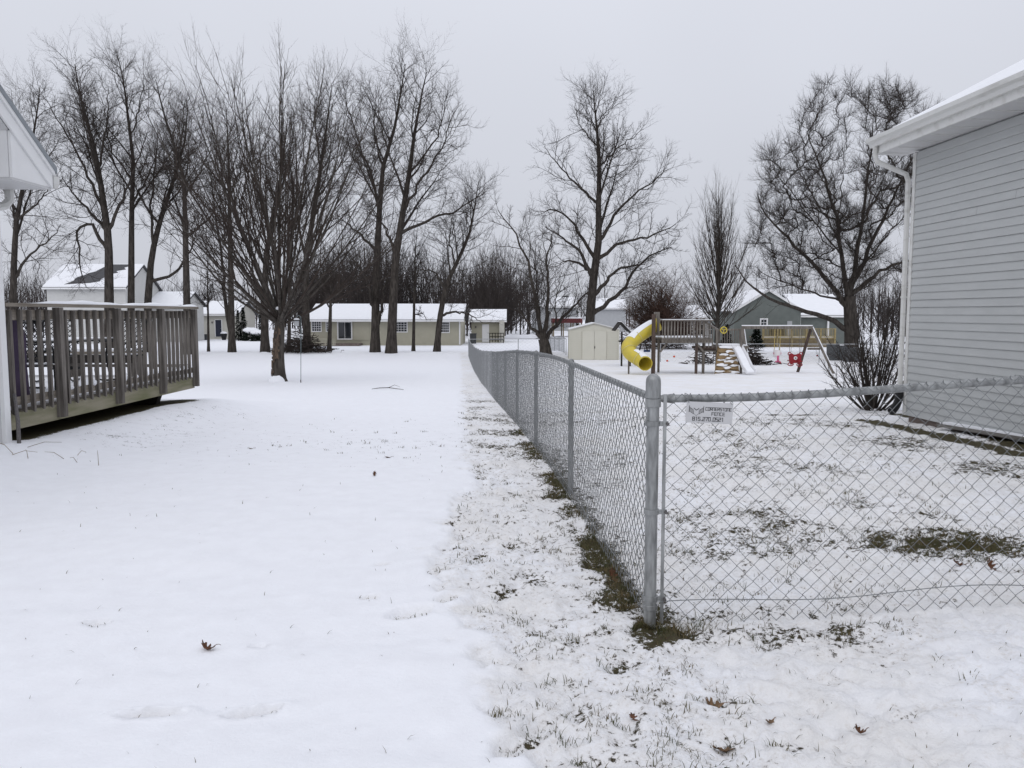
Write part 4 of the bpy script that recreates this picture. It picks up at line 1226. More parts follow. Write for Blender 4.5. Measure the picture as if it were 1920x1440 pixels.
# bare shingle streak where the snow has slid
sk = MB()
rsk = random.Random(12)
def onroof(x_, t_): return (x_, -(hd + .4) * (1 - t_), e - .24 + (rise + .24) * t_ + .215)
left_ = [onroof(-2.6 + 3.4 * t_ + rsk.uniform(-.35, .35), t_) for t_ in np.linspace(.10, .97, 12)]
right_ = [onroof(.2 + 3.2 * t_ + rsk.uniform(-.4, .4), t_) for t_ in np.linspace(.97, .16, 12)]
sk.prism(left_ + right_, (0, 0, 0.02), (0, 0, .03))
sk.build('bare_shingles', 'shingle', wh)
# low wing and garage of the same property
p0, p1 = at(262, 640, 90), at(345, 640, 90)
lw, loc, _ = gable_house('low_wing', 'low white wing with snowy roof joined behind the two-storey house', 'siding_white', p0.x, p1.x, 90, 6, tz(-40, 90), at(300, 572, 90).z, .45)
p0, p1 = at(366, 640, 100), at(446, 640, 100)
gr, loc, (hw, hd, e, rise) = gable_house('white_garage', 'white garage with a navy door behind the deck corner', 'siding_cream', p0.x, p1.x, 100, 7, tz(-36, 100), at(400, 589, 100).z, .42)
x0_, z1_ = loc(404, 600); x1_, z0_ = loc(416, 631)
d = MB().box(((x0_ + x1_) / 2, -hd - .03, (z1_ + z0_) / 2), (x1_ - x0_, .06, z1_ - z0_)).build('door', 'door_navy', gr)
MB().box((x1_ - .08, -hd - .08, (z1_ + z0_) / 2), (.06, .05, .06)).build('handle', 'galvanised', d)
f = MB(); f.box((x0_ - .05, -hd - .03, (z1_ + z0_) / 2), (.08, .08, z1_ - z0_ + .1)).box((x1_ + .05, -hd - .03, (z1_ + z0_) / 2), (.08, .08, z1_ - z0_ + .1)).box(((x0_ + x1_) / 2, -hd - .03, z1_ + .06), (x1_ - x0_ + .02, .08, .08)); f.build('door_frame', 'white_paint', gr)
MB().box((x0_ - .4, -hd - .06, z1_ - .3), (.12, .12, .22)).build('lamp', 'rust_metal', gr)
c = at(381, 634, 97)
tag(MB().box((c.x, 97, tz(c.x, 97) + .35), (1.2, .8, .7)).build('utility_box', 'bin_grey'), 'low grey utility box against the white garage', 'utility box')
c = at(420, 634, 97); pz = tz(c.x, 97)
pt = thing('planter', 'dark round planter capped with snow beside the navy door', 'planter', (c.x, 97, pz))
MB().lathe([(.22, 0), (.36, .5), (.40, .75), (.3, .78)], 12).build('pot', 'black_plastic', pt)
MB().lathe([(.40, .78), (.36, .9), (.2, 1.0), (.02, 1.03)], 12).build('snow', 'snow', pt, smooth=True)
# green house on the right
p0, p1 = at(1376, 640, 80), at(1500, 640, 80)
gh, loc, (hw, hd, e, rise) = gable_house('green_house', 'grey-green gabled house behind the swing set', 'siding_green', p0.x, p1.x, 80, 9, tz(26, 80), at(1400, 583, 80).z, .60, ov=.35, ridge='y', snow=True)
x0_, z1_ = loc(1427, 599); x1_, z0_ = loc(1437, 611)
window(gh, x0_, x1_, z0_, z1_, -hd, 2, 2, t=.12)
x0_, z1_ = loc(1476, 602); x1_, z0_ = loc(1484, 634)
MB().box(((x0_ + x1_) / 2, -hd - .03, (z1_ + z0_) / 2), (x1_ - x0_, .06, z1_ - z0_)).build('door', 'siding_pale', gh)
p0, p1 = at(1500, 640, 82), at(1590, 640, 82)
gw, loc, (hw, hd, e, rise) = gable_house('green_wing', 'broad snow-roofed wing of the green house behind the new deck', 'siding_green', p0.x, p1.x, 82, 10, tz(30, 82), at(1520, 592, 82).z, .42, ov=.35)
for (xa, xb) in ((1500.5, 1503), (1554, 1558)):
    q = at(xa, 640, 81.5); MB().box((q.x - (p0.x + p1.x) / 2, -hd - .15, e / 2), (.18, .18, e)).build('porch_post', 'white_paint', gw)
# pale houses farther off
for (xa, xb, Y, ye, pit, m, lab, rd) in ((1006, 1080, 150, 575, .4, 'siding_pale', 'far pale grey house seen through the forked tree', 'x'), (1116, 1172, 140, 578, .4, 'siding_pale', 'far pale house behind the tall pyramidal tree', 'x'),
        (1262, 1345, 95, 597, .35, 'siding_pale', 'pale house behind the play platform railing', 'x'), (1000, 1030, 130, 585, .7, 'siding_pale', 'small far gabled outbuilding beyond the back fence', 'y')):
    p0, p1 = at(xa, 640, Y), at(xb, 640, Y)
    fh, loc, (hw, hd, e, rise) = gable_house('far_house', lab, m, p0.x, p1.x, Y, 8, tz(p0.x, Y), at(xa, ye, Y).z, pit, ridge=rd, siding=False)
    if rd == 'x' and Y < 100:
        for k in (-.5, .1, .6):
            window(fh, k * hw, k * hw + .9, e - 1.9, e - .7, -hd, 1, 2)
# maroon carport roof
a = at(1036, 600, 110); b = at(1092, 600, 110); zc = tz(a.x, 110)
mp_ = thing('carport', 'maroon-edged open carport beyond the shed', 'carport', ((a.x + b.x) / 2, 112, zc))
wd_ = b.x - a.x
MB().box((0, 0, a.z - zc - .1), (wd_, 4.5, .6)).build('roof_edge', 'maroon', mp_)
MB().box((0, 0, a.z - zc + .27), (wd_ - .2, 4.3, .14)).build('snow', 'snow', mp_)
for sx in (-1, -.3, .4, 1):
    for sy in (-1, 1):
        MB().box((sx * (wd_ / 2 - .15), sy * 2.0, (a.z - zc - .4) / 2), (.16, .16, a.z - zc - .4)).build('post', 'new_lumber_dark', mp_)
# ------------------------------------------------------------------ chain-link fence
cf = thing('chain_link_fence', 'galvanised chain-link fence turning a corner at the capped post', 'fence', (FC.x, FC.y, tz(FC.x, FC.y)))
O = cf.location
dirL = Vector((FDX, 1, 0)).normalized()
FH = 1.165                                  # rail centre above ground
def fz(x, y): return tz(x, y)
def lp(p): return Vector(p) - O
# corner post
cpz = tz(FC.x, FC.y)
cpost = MB().tube([(0, 0, -.15), (0, 0, .5), (0, 0, 1.255)], .0320, 20).build('corner_post', 'galvanised', cf, smooth=True)
prof = [(.0375, 1.175), (.0385, 1.18), (.0385, 1.250), (.0375, 1.262)] + [(.0375 * cos(a), 1.262 + .036 * sin(a)) for a in np.linspace(.12, 1.5, 8)]
MB().lathe(prof, 20).build('post_cap', 'galvanised', cpost, smooth=True)
dirS = Vector((1, .015, 0)).normalized()    # short run, to the right
nS = Vector((-dirS.y, dirS.x, 0)) * -1      # towards the viewer
SL = 5.35
def short_top(t):                           # t metres along the short run
    x = FC.x + dirS.x * t; y = FC.y + dirS.y * t
    return Vector((x, y, fz(x, y)))
# tension bar, bands, bolts
tb0 = short_top(.058)
bar = MB().box(lp(tb0) + Vector((0, -.018, .60)), (.017, .006, 1.19)).build('tension_bar', 'galvanised', cf)
for zz in (1.045, .59, .135):
    bnd = MB()
    bnd.lathe([(.0365, zz - .013), (.0395, zz - .012), (.0395, zz + .012), (.0365, zz + .013)], 20)
    bnd.box((.052, -.012, zz), (.050, .006, .024))
    bo = bnd.build('tension_band', 'galvanised', cf)
    MB().tube([(.070, -.036, zz), (.070, .012, zz)], .0085, 8).build('bolt', 'rust_metal', bo)
MB().lathe([(.0365, 1.128), (.0400, 1.130), (.0400, 1.170), (.0365, 1.172)], 20).build('rail_band', 'galvanised', cf)
MB().lathe([(.0365, .075), (.0390, .077), (.0390, .10), (.0365, .102)], 20).build('brace_band', 'galvanised', cf)
# short run rail
pts = [lp(short_top(t)) + Vector((0, .012, FH + .005)) for t in np.linspace(.05, SL, 24)]
rail = MB().tube(pts, .0205, 14).build('top_rail', 'galvanised', cf, smooth=True)
MB().tube([(pts[0] + Vector((-.03, 0, 0))), pts[0] + Vector((.06, 0, 0))], [.014, .026], 12).build('rail_end_cup', 'galvanised', rail, smooth=True)
for t in (3.1, SL):
    b_ = lp(short_top(t))
    MB().tube([b_ + Vector((0, .04, -.1)), b_ + Vector((0, .04, FH + .02))], .024, 12).build('line_post', 'galvanised', cf, smooth=True)
# long run posts and rail
LL = 51.8
def long_pt(t):
    x = FC.x + dirL.x * t; y = FC.y + dirL.y * t
    return Vector((x, y, fz(x, y)))
npost = 17
pm = MB().tube([(0, 0, -.2), (0, 0, FH - .02)], .0245, 12)
pme = pm.mesh('line_post', 'galvanised', True)
cme = MB().lathe([(.027, -.02), (.027, .02), (.022, .035), (.008, .045)], 12).mesh('loop_cap', 'galvanised', True)
for i in range(1, npost + 1):
    t = i * LL / npost
    q = lp(long_pt(t))
    o = link('line_post', pme, cf, q + Vector((.028, 0, 0)))
    link('loop_cap', cme, o, (0, 0, FH - .005))
pts = [lp(long_pt(t)) + Vector((.022, 0, FH)) for t in np.concatenate([np.linspace(.03, 12, 30), np.linspace(12.5, LL, 60)])]
MB().tube(pts, .0205, 12).build('top_rail', 'galvanised', cf, smooth=True)
# woven wire
def weave(fn, length, normal, p, rows, z0, z1, r, seed, org, rough=.003):
    """vertical zig-zag wires hooked into each other; returns chains"""
    rnd = np.random.RandomState(seed)
    n = int(length / p)
    ks = np.arange(rows * 2 + 1)
    zs = z0 + (z1 - z0) * ks / (rows * 2)
    out = []
    for i in range(n):
        t0, t1 = i * p, (i + 1) * p
        a, b = fn(t0), fn(t1)
        odd = (ks + i) % 2
        base = np.where(odd[:, None] == 1, np.array(b)[None], np.array(a)[None])
        P = base.copy(); P[:, 2] += zs
        P[:, :2] += np.array(normal[:2])[None] * (np.where(odd == 1, .0022, -.0022))[:, None]
        P += rnd.normal(0, rough, P.shape) * np.array([.6, .5, .6])
        # rounded hooks: hold each tip for a short rise
        Q = []
        for k in range(len(P)):
            q = P[k]
            Q.append(q)
        out.append((np.array(Q), np.full(len(Q), r)))
    return out
nv = np.array(nS)
sw = weave(lambda t: short_top(t + .058) + Vector((0, -.018, 0)), SL - .058, nv, .0428, 14, .005, 1.195, .0021, 5, O)
# snow-dusted, slightly bowed lower edge is left as woven
me = chains_mesh('wire_mesh', sw, 5, 'wire', O)
wm = link('wire_mesh', me, cf)
nl = np.array([-1, 0, 0])
lw_ = weave(lambda t: long_pt(t + .035) + Vector((-.012, 0, 0)), 17, nl, .0428, 14, .005, 1.195, .0021, 6, O)
link('wire_mesh', chains_mesh('wire_mesh', lw_, 4, 'wire', O), cf)
lf_ = weave(lambda t: long_pt(t + 17.03) + Vector((-.012, 0, 0)), LL - 17.1, nl, .0856, 7, .005, 1.195, .0034, 7, O)
link('wire_mesh', chains_mesh('wire_mesh', lf_, 3, 'wire_far', O), cf)
# knuckles: the top ends fold over beside the rail
kn = []
for i in range(int((SL - .085) / .0856)):
    for fnp, tt in ((short_top, .058 + (i + .5) * .0856),):
        q = np.array(fnp(tt)) + np.array([0, -.018, 1.195])
        kn.append((np.array([q + [-.012, 0, -.014], q + [0, .002, .004], q + [.006, .014, -.008], q + [.013, .004, -.018]]), np.full(4, .0021)))
link('wire_knuckles', chains_mesh('wire_knuckles', kn, 5, 'wire', O), cf)['kind'] = 'stuff'
# bottom tension wire
bw = []
for t in np.linspace(.03, SL, 60):
    q = short_top(t)
    bw.append(lp(q) + Vector((0, -.024, .105 + .018 * sin(t * 4.2 + .8) + .02 * sin(t * 1.9))))
MB().tube(bw, .0026, 6).build('tension_wire', 'wire', cf)
bw = [lp(long_pt(t)) + Vector((-.018, 0, .10 + .01 * sin(t * 3))) for t in np.linspace(.03, 16, 80)]
MB().tube(bw, .0026, 5).build('tension_wire', 'wire', cf)
for k in range(6):
    t = .1 + k * .45
    q = lp(short_top(.17 + k * .85)); MB().tube([q + Vector((0, -.03, FH - .03)), q + Vector((0, -.03, FH + .03)), q + Vector((0, .04, FH + .03)), q + Vector((0, .04, FH - .02))], .002, 5).build('tie_wire', 'wire', cf)

# ------------------------------------------------------------------ sign wired to the fence
GL = {'C': [[(1, 1), (0, 1), (0, 0), (1, 0)]], 'O': [[(0, 0), (0, 1), (1, 1), (1, 0), (0, 0)]], 'R': [[(0, 0), (0, 1), (1, 1), (1, .5), (0, .5)], [(.55, .5), (1, 0)]], 'N': [[(0, 0), (0, 1), (1, 1), (1, 0)]],
      'E': [[(1, 1), (0, 1), (0, 0), (1, 0)], [(0, .5), (.85, .5)]], 'S': [[(1, 1), (0, 1), (0, .5), (1, .5), (1, 0), (0, 0)]], 'T': [[(0, 1), (1, 1)], [(.5, 1), (.5, 0)]], 'F': [[(1, 1), (0, 1), (0, 0)], [(0, .5), (.85, .5)]],
      '8': [[(0, 0), (0, 1), (1, 1), (1, 0), (0, 0)], [(0, .5), (1, .5)]], '1': [[(.25, 1), (.6, 1), (.6, 0)]], '5': [[(1, 1), (0, 1), (0, .5), (1, .5), (1, 0), (0, 0)]], '2': [[(0, 1), (1, 1), (1, .5), (0, .5), (0, 0), (1, 0)]],
      '7': [[(0, 1), (1, 1), (.4, 0)]], '0': [[(0, 0), (0, 1), (1, 1), (1, 0), (0, 0)]], '.': [[(.3, 0), (.6, 0)]]}
def letters(mb, text, x, z, w, h, gap, th, y):
    for ch in text:
        for pl in GL.get(ch, []):
            for (a, b) in zip(pl[:-1], pl[1:]):
                A = Vector((x + a[0] * w, 0, z + a[1] * h)); B = Vector((x + b[0] * w, 0, z + b[1] * h))
                d = (B - A).normalized() * th * .5
                A = A - d; B = B + d
                nrm = Vector((-d.z, 0, d.x)).normalized() * th * .5
                mb.prism([A + nrm, B + nrm, B - nrm, A - nrm], (0, y, 0), (0, -.0008, 0))
        x += (w * .5 if ch == '.' else w) + gap
    return mb
sgc = at(1330, 774, FC.y - .03)
sg = thing('fence_sign', 'white fence company sign wired to the mesh below the top rail', 'sign', sgc)
sg.rotation_euler = (0, R(2.6), R(.5))
SW, SH = .236, .106
pl_ = MB().box((0, 0, 0), (SW, .003, SH)).build('plate', 'sign_face', sg, bevel=.001)
tm = MB(); letters(tm, 'CORNERSTONE', -.020, .012, .0085, .0150, .0036, .0022, -.0017); tm.build('lettering', 'ink_black', pl_)
tm = MB(); letters(tm, 'FENCE', .012, -.0125, .0095, .0150, .0045, .0023, -.0017); tm.build('lettering', 'ink_black', pl_)
tm = MB(); letters(tm, '815.270.0521', -.083, -.0415, .0100, .0175, .0042, .0027, -.0017); tm.build('lettering', 'ink_black', pl_)
lg = MB()
for sx in (-1, 1):
    cx = -.0665
    lg.box((cx + sx * .0365, -.0020, .016), (.0022, .0008, .034))
    for k in range(6):
        x_ = sx * (.034 - k * .0035); lg.box((cx + x_, -.0020, .0145 - k * .0022), (.0008, .0008, .024))
    for z_ in (.024, .005):
        lg.prism([(cx + sx * .035, 0, z_), (cx + sx * .014, 0, z_ - .0125), (cx + sx * .014, 0, z_ - .0138), (cx + sx * .035, 0, z_ - .0012)], (0, -.0017, 0), (0, -.0006, 0))
    lg.prism([(cx + sx * .0135, 0, .023), (cx, 0, .0125), (cx, 0, .0165 - .0075), (cx + sx * .0135, 0, .0195)], (0, -.0026, 0), (0, -.0006, 0))
    lg.prism([(cx + sx * .014, 0, .008), (cx + sx * .0145, 0, -.006), (cx, 0, -.0175), (cx, 0, -.0162), (cx + sx * .0132, 0, -.0054), (cx + sx * .0128, 0, .008)], (0, -.0017, 0), (0, -.0006, 0))
lg.build('emblem', 'ink_black', pl_)
for sx in (-1, 1):
    MB().tube([(sx * .108, -.012, .050), (sx * .108, .02, .052), (sx * .116, .02, .062), (sx * .112, -.010, .058)], .0022, 6).build('wire_tie', 'wire', sg)

# ------------------------------------------------------------------ other chain-link runs at the back of the yard
def back_fence(label, A, B, npost, p=.16, h=1.15, r=.003):
    root = thing('back_fence', label, 'fence', (A[0], A[1], tz(*A)), group=None)
    o = root.location; A2, B2 = np.array(A, float), np.array(B, float); Ln = np.linalg.norm(B2 - A2)
    def fn(t):
        q = A2 + (B2 - A2) * min(t / Ln, 1); return Vector((q[0], q[1], tz(q[0], q[1])))
    pm_ = MB().tube([(0, 0, -.15), (0, 0, h)], .026, 6).mesh('line_post', 'wire_far', True)
    for i in range(npost + 1):
        link('line_post', pm_, root, fn(i * Ln / npost) - o)
    MB().tube([fn(t) - o + Vector((0, 0, h)) for t in np.linspace(0, Ln, 20)], .022, 6).build('top_rail', 'wire_far', root, smooth=True)
    nrm = np.array([-(B2 - A2)[1], (B2 - A2)[0]]) / Ln
    ch = weave(fn, Ln, np.array([nrm[0], nrm[1], 0]), p, 5, .02, h, r, 9, o)
    link('wire_mesh', chains_mesh('wire_mesh', ch, 3, 'wire_far', o), root)
    return root
e_ = long_pt(LL)
back_fence('thin back fence running from the long fence towards the forked tree', (e_.x + .1, e_.y), (at(1062, 640, 56).x, 56.3), 2)
back_fence('short oblique fence between the forked tree and the shed', (at(1058, 640, 58).x, 58), (at(1018, 640, 74).x, 74), 5, p=.10, r=.006)
back_fence('low fence crossing the yard behind the swings and play platform', (at(1168, 640, 49).x, 49.5), (at(1690, 640, 48).x, 48), 7, h=1.12)
# ------------------------------------------------------------------ wooden deck
DX, DY0, DY1, DXL = -5.69, 8.93, 14.30, -10.2
DZ = .47; RT = 1.72
dk = thing('deck', 'weathered wooden deck with snow-topped railing beside the white house', 'deck', (DX, DY0, tz(DX, 10)))
o = Vector(dk.location)
def L3(x, y, z): return Vector((x, y, z)) - o
# floor boards run along y; they lie under snow
nbd = 30; bw_ = (DX - DXL - .08) / nbd
fme = MB().box((0, 0, 0), (bw_ - .008, DY1 - DY0 - .1, .035)).mesh('floor_board', 'deck_wood_long')
for i in range(nbd):
    link('floor_board', fme, dk, L3(DX - .06 - bw_ * (i + .5), (DY0 + DY1) / 2, DZ - .02))
MB().box(L3((DX + DXL) / 2 - .05, (DY0 + DY1) / 2, DZ + .022), (DX - DXL - .22, DY1 - DY0 - .12, .045)).build('snow', 'snow', dk, bevel=.015)
# rim joists
MB().box(L3(DX, (DY0 + DY1) / 2, .375), (.04, DY1 - DY0, .19)).build('skirt_board', 'deck_skirt', dk)
MB().box(L3((DX + DXL) / 2, DY1, .375), (DX - DXL - .05, .04, .19)).build('skirt_board', 'deck_skirt', dk)
# support beam with a cut end, footings
MB().prism([(0, 12.3, .02), (0, 13.9, .02), (0, 14.05, .10), (0, 14.2, .27), (0, 12.3, .27)], L3(DX - .75, 0, 0), (.14, 0, 0)).build('beam', 'dark_wood', dk)
MB().prism([(DX - .5, 0, -.12), (DX - .28, 0, -.02), (DX - .18, 0, .26), (DXL, 0, .26), (DXL, 0, -.12)], L3(0, 13.3, 0), (0, .14, 0)).build('beam', 'dark_wood', dk)
for (x_, y_) in ((DX - .55, 13.4), (DX - .6, 11.2)):
    MB().box(L3(x_, y_, -.1), (.16, .16, .6)).build('footing', 'dark_wood', dk)
# railing on the near side
post_y = [9.99, 11.48, 12.91, 14.255]
pme = MB().prism([(-.045, 0, .0), (.045, 0, -.0), (.045, 0, 1.36), (-.045, 0, 1.36)], (0, -.045, 0), (0, .09, 0)).mesh('post', 'deck_wood')
for y in post_y:
    link('post', pme, dk, L3(DX + .067, y, .315))
bme = MB().prism([(-.021, 0, .03), (.021, 0, .0), (.021, 0, 1.19), (-.021, 0, 1.19)], (0, -.021, 0), (0, .042, 0)).mesh('baluster', 'deck_wood')
ys_ = [9.06, 9.25, 9.43, 9.61, 9.80] + [10.19 + .181 * k for k in range(7)] + [11.66 + .175 * k for k in range(7)] + [13.08 + .160 * k for k in range(7)]
rb = random.Random(4)
for y in ys_:
    ob = link('baluster', bme, dk, L3(DX + .044, y + rb.uniform(-.008, .008), .455 + rb.uniform(-.012, .006)))
    ob.rotation_euler = (rb.uniform(-.006, .006), rb.uniform(-.004, .004), rb.uniform(-.05, .05))
MB().box(L3(DX + .0, (DY0 + DY1) / 2, 1.585), (.04, DY1 - DY0, .12)).build('top_rail', 'deck_wood_long', dk)
MB().box(L3(DX + .0, (DY0 + DY1) / 2, .60), (.04, DY1 - DY0 - .02, .09)).build('bottom_rail', 'deck_wood_long', dk)
cp_ = MB().box(L3(DX + .03, (DY0 + DY1) / 2 + .02, 1.70), (.165, DY1 - DY0 + .10, .04)).build('rail_cap', 'deck_wood_long', dk, bevel=.004)
# rounded snow along the cap
sv = []; sf = []; ns = 60
for j in range(ns + 1):
    y = 9.42 + (14.36 - 9.42) * j / ns
    f = min(1, j / 5) * (1 if j < ns else .0)
    hgt = (.034 + .012 * sin(y * 3.1) + .006 * sin(y * 9)) * f
    for k in range(9):
        a = pi * k / 8
        sv.append(tuple(L3(DX + .03 + .076 * cos(a) * (.93 + .05 * sin(y * 7)), y, 1.7205 + max(0.0, hgt * sin(a) ** .6))))
for j in range(ns):
    for k in range(8):
        a = j * 9 + k; sf.append((a, a + 1, a + 10, a + 9))
link('snow', fast_mesh('snow', np.array(sv), np.array(sf), 'snow', True), cp_)
# lumps of snow caught on the bottom rail
for k, y in enumerate([10.3, 10.9, 11.75, 12.1, 12.45, 12.75, 13.0, 13.16, 13.32, 13.48, 13.64, 13.8, 13.96, 14.1]):
    MB().blob(L3(DX + .01, y, .655 + .01 * (k % 3)), (.035, .06 + .02 * (k % 2), .03 + .012 * (k % 3)), k, .3, 8, 5).build('snow_lump', 'snow', dk, smooth=True)
# back edge: low rail and built-in bench
MB().box(L3((DX + DXL) / 2, DY1 - .06, .68), (DX - DXL - .1, .04, .05)).build('low_rail', 'deck_wood_long', dk)
bs_ = MB().box(L3((-6.42 + DXL) / 2, 13.9, .93), (-6.42 - DXL, .42, .05)).build('bench_seat', 'deck_wood_long', dk)
MB().box(L3((-6.42 + DXL) / 2, 13.9, .975), (-6.46 - DXL, .38, .04)).build('snow', 'snow', bs_)
MB().box(L3((-6.42 + DXL) / 2, 13.71, .83), (-6.42 - DXL, .04, .14)).build('bench_apron', 'dark_wood', dk)
for x_ in (-6.5, -7.6, -8.7, -9.8):
    MB().box(L3(x_, 13.9, .69), (.09, .30, .44)).build('bench_leg', 'deck_wood', dk)
MB().box(L3(-6.35, 14.2, .97), (.09, .09, 1.0)).build('post', 'deck_wood', dk)

# ------------------------------------------------------------------ patio furniture on the deck
def mesh_panel(mb, c, ux, uy, w, h, n, r=.006):
    """lattice of thin diagonal straps inside a w x h frame"""
    c = Vector(c); ux = Vector(ux); uy = Vector(uy)
    def P(a, b): return c + ux * a + uy * b
    mb.tube([P(-w / 2, -h / 2), P(w / 2, -h / 2), P(w / 2, h / 2), P(-w / 2, h / 2)], .013, 6, closed=True)
    for s in (1, -1):
        for i in range(1, 2 * n):
            t = i / n
            a0, b0 = (t, 0) if t <= 1 else (1, t - 1)
            a1, b1 = (0, t) if t <= 1 else (t - 1, 1)
            if s < 0: a0, a1 = 1 - a0, 1 - a1
            mb.tube([P((a0 - .5) * w, (b0 - .5) * h), P((a1 - .5) * w, (b1 - .5) * h)], r, 4, cap=False)
FZ = DZ + .045
def chair(x, y, rz, label):
    c = thing('patio_chair', label, 'chair', (x, y, FZ), rz, group='patio chairs on the deck')
    m = MB(); mesh_panel(m, (0, 0, .42), (1, 0, 0), (0, 1, 0), .48, .46, 6); m.build('seat', 'black_metal', c)
    m = MB(); mesh_panel(m, (0, .27, .72), (1, 0, 0), (0, .22, 1), .46, .50, 6); m.build('backrest', 'black_metal', c)
    for sx in (-.26, .26):
        MB().tube([(sx, .30, .02), (sx, -.10, .02), (sx, -.26, .06), (sx, -.28, .2), (sx, -.24, .40)], .015, 6).build('leg', 'black_metal', c, smooth=True)
        MB().tube([(sx, -.24, .42), (sx, -.25, .60), (sx, -.15, .65), (sx, .22, .64), (sx, .31, .60)], .014, 6).build('armrest', 'black_metal', c, smooth=True)
    MB().tube([(-.22, .31, .97), (0, .33, 1.05), (.22, .31, .97)], .015, 6).build('top_curve', 'black_metal', c, smooth=True)
    MB().box((0, -.01, .435), (.42, .40, .018)).build('snow', 'snow', c)
    return c
chair(-6.25, 10.35, R(200), 'black mesh patio chair with its back to the house, near the purple cover')
chair(-7.05, 11.3, R(265), 'black mesh patio chair at the far long side of the table')
chair(-6.25, 12.85, R(-15), 'black mesh patio chair in front of the built-in bench')
chair(-7.25, 12.75, R(15), 'black mesh patio chair in the corner between table and bench')
tb_ = thing('patio_table', 'black mesh patio table with snow on it, behind the deck balusters', 'table', (-6.45, 11.6, FZ))
m = MB(); mesh_panel(m, (0, 0, .70), (1, 0, 0), (0, 1, 0), .85, 1.35, 9); m.build('tabletop', 'black_metal', tb_)
MB().box((0, 0, .718), (.78, 1.28, .022)).build('snow', 'snow', tb_)
for sx in (-.34, .34):
    for sy in (-.58, .58):
        MB().tube([(sx, sy, .70), (sx * .9, sy * .95, .45), (sx * 1.05, sy * 1.03, .0)], .018, 6).build('leg', 'black_metal', tb_, smooth=True)
MB().tube([(.20 * cos(a), .20 * sin(a), .30) for a in np.linspace(0, 2 * pi, 16)[:-1]], .012, 6, closed=True).build('ring', 'black_metal', tb_, smooth=True)
cvx = at(15, 640, 9.55)
tag(MB().lathe([(.16, 0), (.19, .1), (.17, .5), (.18, .8), (.12, 1.02), (.03, 1.06)], 12, (cvx.x - .02, 9.6, FZ)).build('covered_heater', 'purple_cloth', smooth=True), 'purple cloth-covered upright object at the house end of the deck', 'cover')
# ------------------------------------------------------------------ cream vinyl shed
sp = at(1068, 672, 51.5); sq = at(1160, 672, 51.5)
SZ = tz(sp.x, 51.5)
sw_ = sq.x - sp.x
sh = thing('garden_shed', 'cream vinyl garden shed with double doors behind the fence', 'shed', ((sp.x + sq.x) / 2, 51.5, SZ), R(-2))
sd_ = 2.6; se = 1.90; srise = .38
MB().prism([(-sw_ / 2, 0, -.1), (sw_ / 2, 0, -.1), (sw_ / 2, 0, se), (0, 0, se + srise), (-sw_ / 2, 0, se)], (0, 0, 0), (0, sd_, 0)).build('wall', 'shed_vinyl', sh)
for sg_ in (-1, 1):
    r_ = MB().prism([(sg_ * (sw_ / 2 + .08), 0, se - .01), (0, 0, se + srise + .02), (0, 0, se + srise + .08), (sg_ * (sw_ / 2 + .08), 0, se + .05)], (0, -.08, 0), (0, sd_ + .16, 0)).build('roof', 'shed_roof', sh)
    MB().prism([(sg_ * (sw_ / 2 + .05), 0, se + .056), (0, 0, se + srise + .083), (0, 0, se + srise + .11), (sg_ * (sw_ / 2 + .05), 0, se + .085)], (0, -.05, 0), (0, sd_ + .1, 0)).build('snow', 'snow', r_)
dwd = sw_ * .49
for sg_ in (-1, 1):
    d_ = MB().box((sg_ * dwd / 4, -.03, .92), (dwd / 2 - .02, .05, 1.82)).build('door', 'shed_door', sh)
    if sg_ > 0: MB().box((-sg_ * (dwd / 4 - .01) + sg_ * dwd / 4 + .02, -.075, .80), (.04, .04, .14)).build('handle', 'black_plastic', d_)
n = 13
bme = MB().prism([(0, 0, 0), (0, -.028, .0), (0, -.006, .135), (0, 0, .135)], (0, 0, 0), ((sw_ - dwd) / 2 - .10, 0, 0)).mesh('siding_board', 'shed_vinyl')
sme = MB().prism([(0, 0, 0), (-.028, 0, .0), (-.006, 0, .135), (0, 0, .135)], (0, .08, 0), (0, sd_ - .16, 0)).mesh('siding_board', 'shed_vinyl')
for i in range(n):
    link('siding_board', bme, sh, (-sw_ / 2 + .06, -.001, .06 + i * .14))
    link('siding_board', bme, sh, (dwd / 2 + .04, -.001, .06 + i * .14))
    link('siding_board', sme, sh, (-sw_ / 2 - .001, 0, .06 + i * .14))
for x_ in (-sw_ / 2 + .02, sw_ / 2 - .02):
    MB().box((x_, -.02, se / 2), (.09, .07, se)).build('corner_trim', 'shed_vinyl', sh)
MB().box((-sw_ / 2 - .02, sd_ / 2, se / 2), (.05, .09, se)).build('wall_post', 'shed_vinyl', sh)

# ------------------------------------------------------------------ wooden playset
PY = 38.0
def W(px, py, dy=0.0):
    q = at(px, py, PY + dy); return q
pz = tz(7, PY)
ps = thing('playset', 'wooden playset with yellow spiral slide, bridge, rock wall and swing beam', 'playset', (W(1270, 690).x, PY, pz))
po_ = Vector(ps.location)
def G(px, py, dy=0.0): return W(px, py, dy) - po_
def gl(x, dy): return tz(x + po_.x, PY + dy) - pz
def post(px, top, dy, m='play_wood', w=.10):
    a_ = G(px, top, dy); b_ = Vector((a_.x, a_.y, gl(a_.x, dy) - .1))
    return MB().bar(b_, a_, w, w).build('post', m, ps)
pw = []
post(1226, 589, -.9, 'play_wood_red', .16); post(1236, 596, .6); post(1307, 596, -.9, 'play_wood_red', .11); post(1320, 618, -.7); post(1320, 596, .8); post(1228, 590, .9)
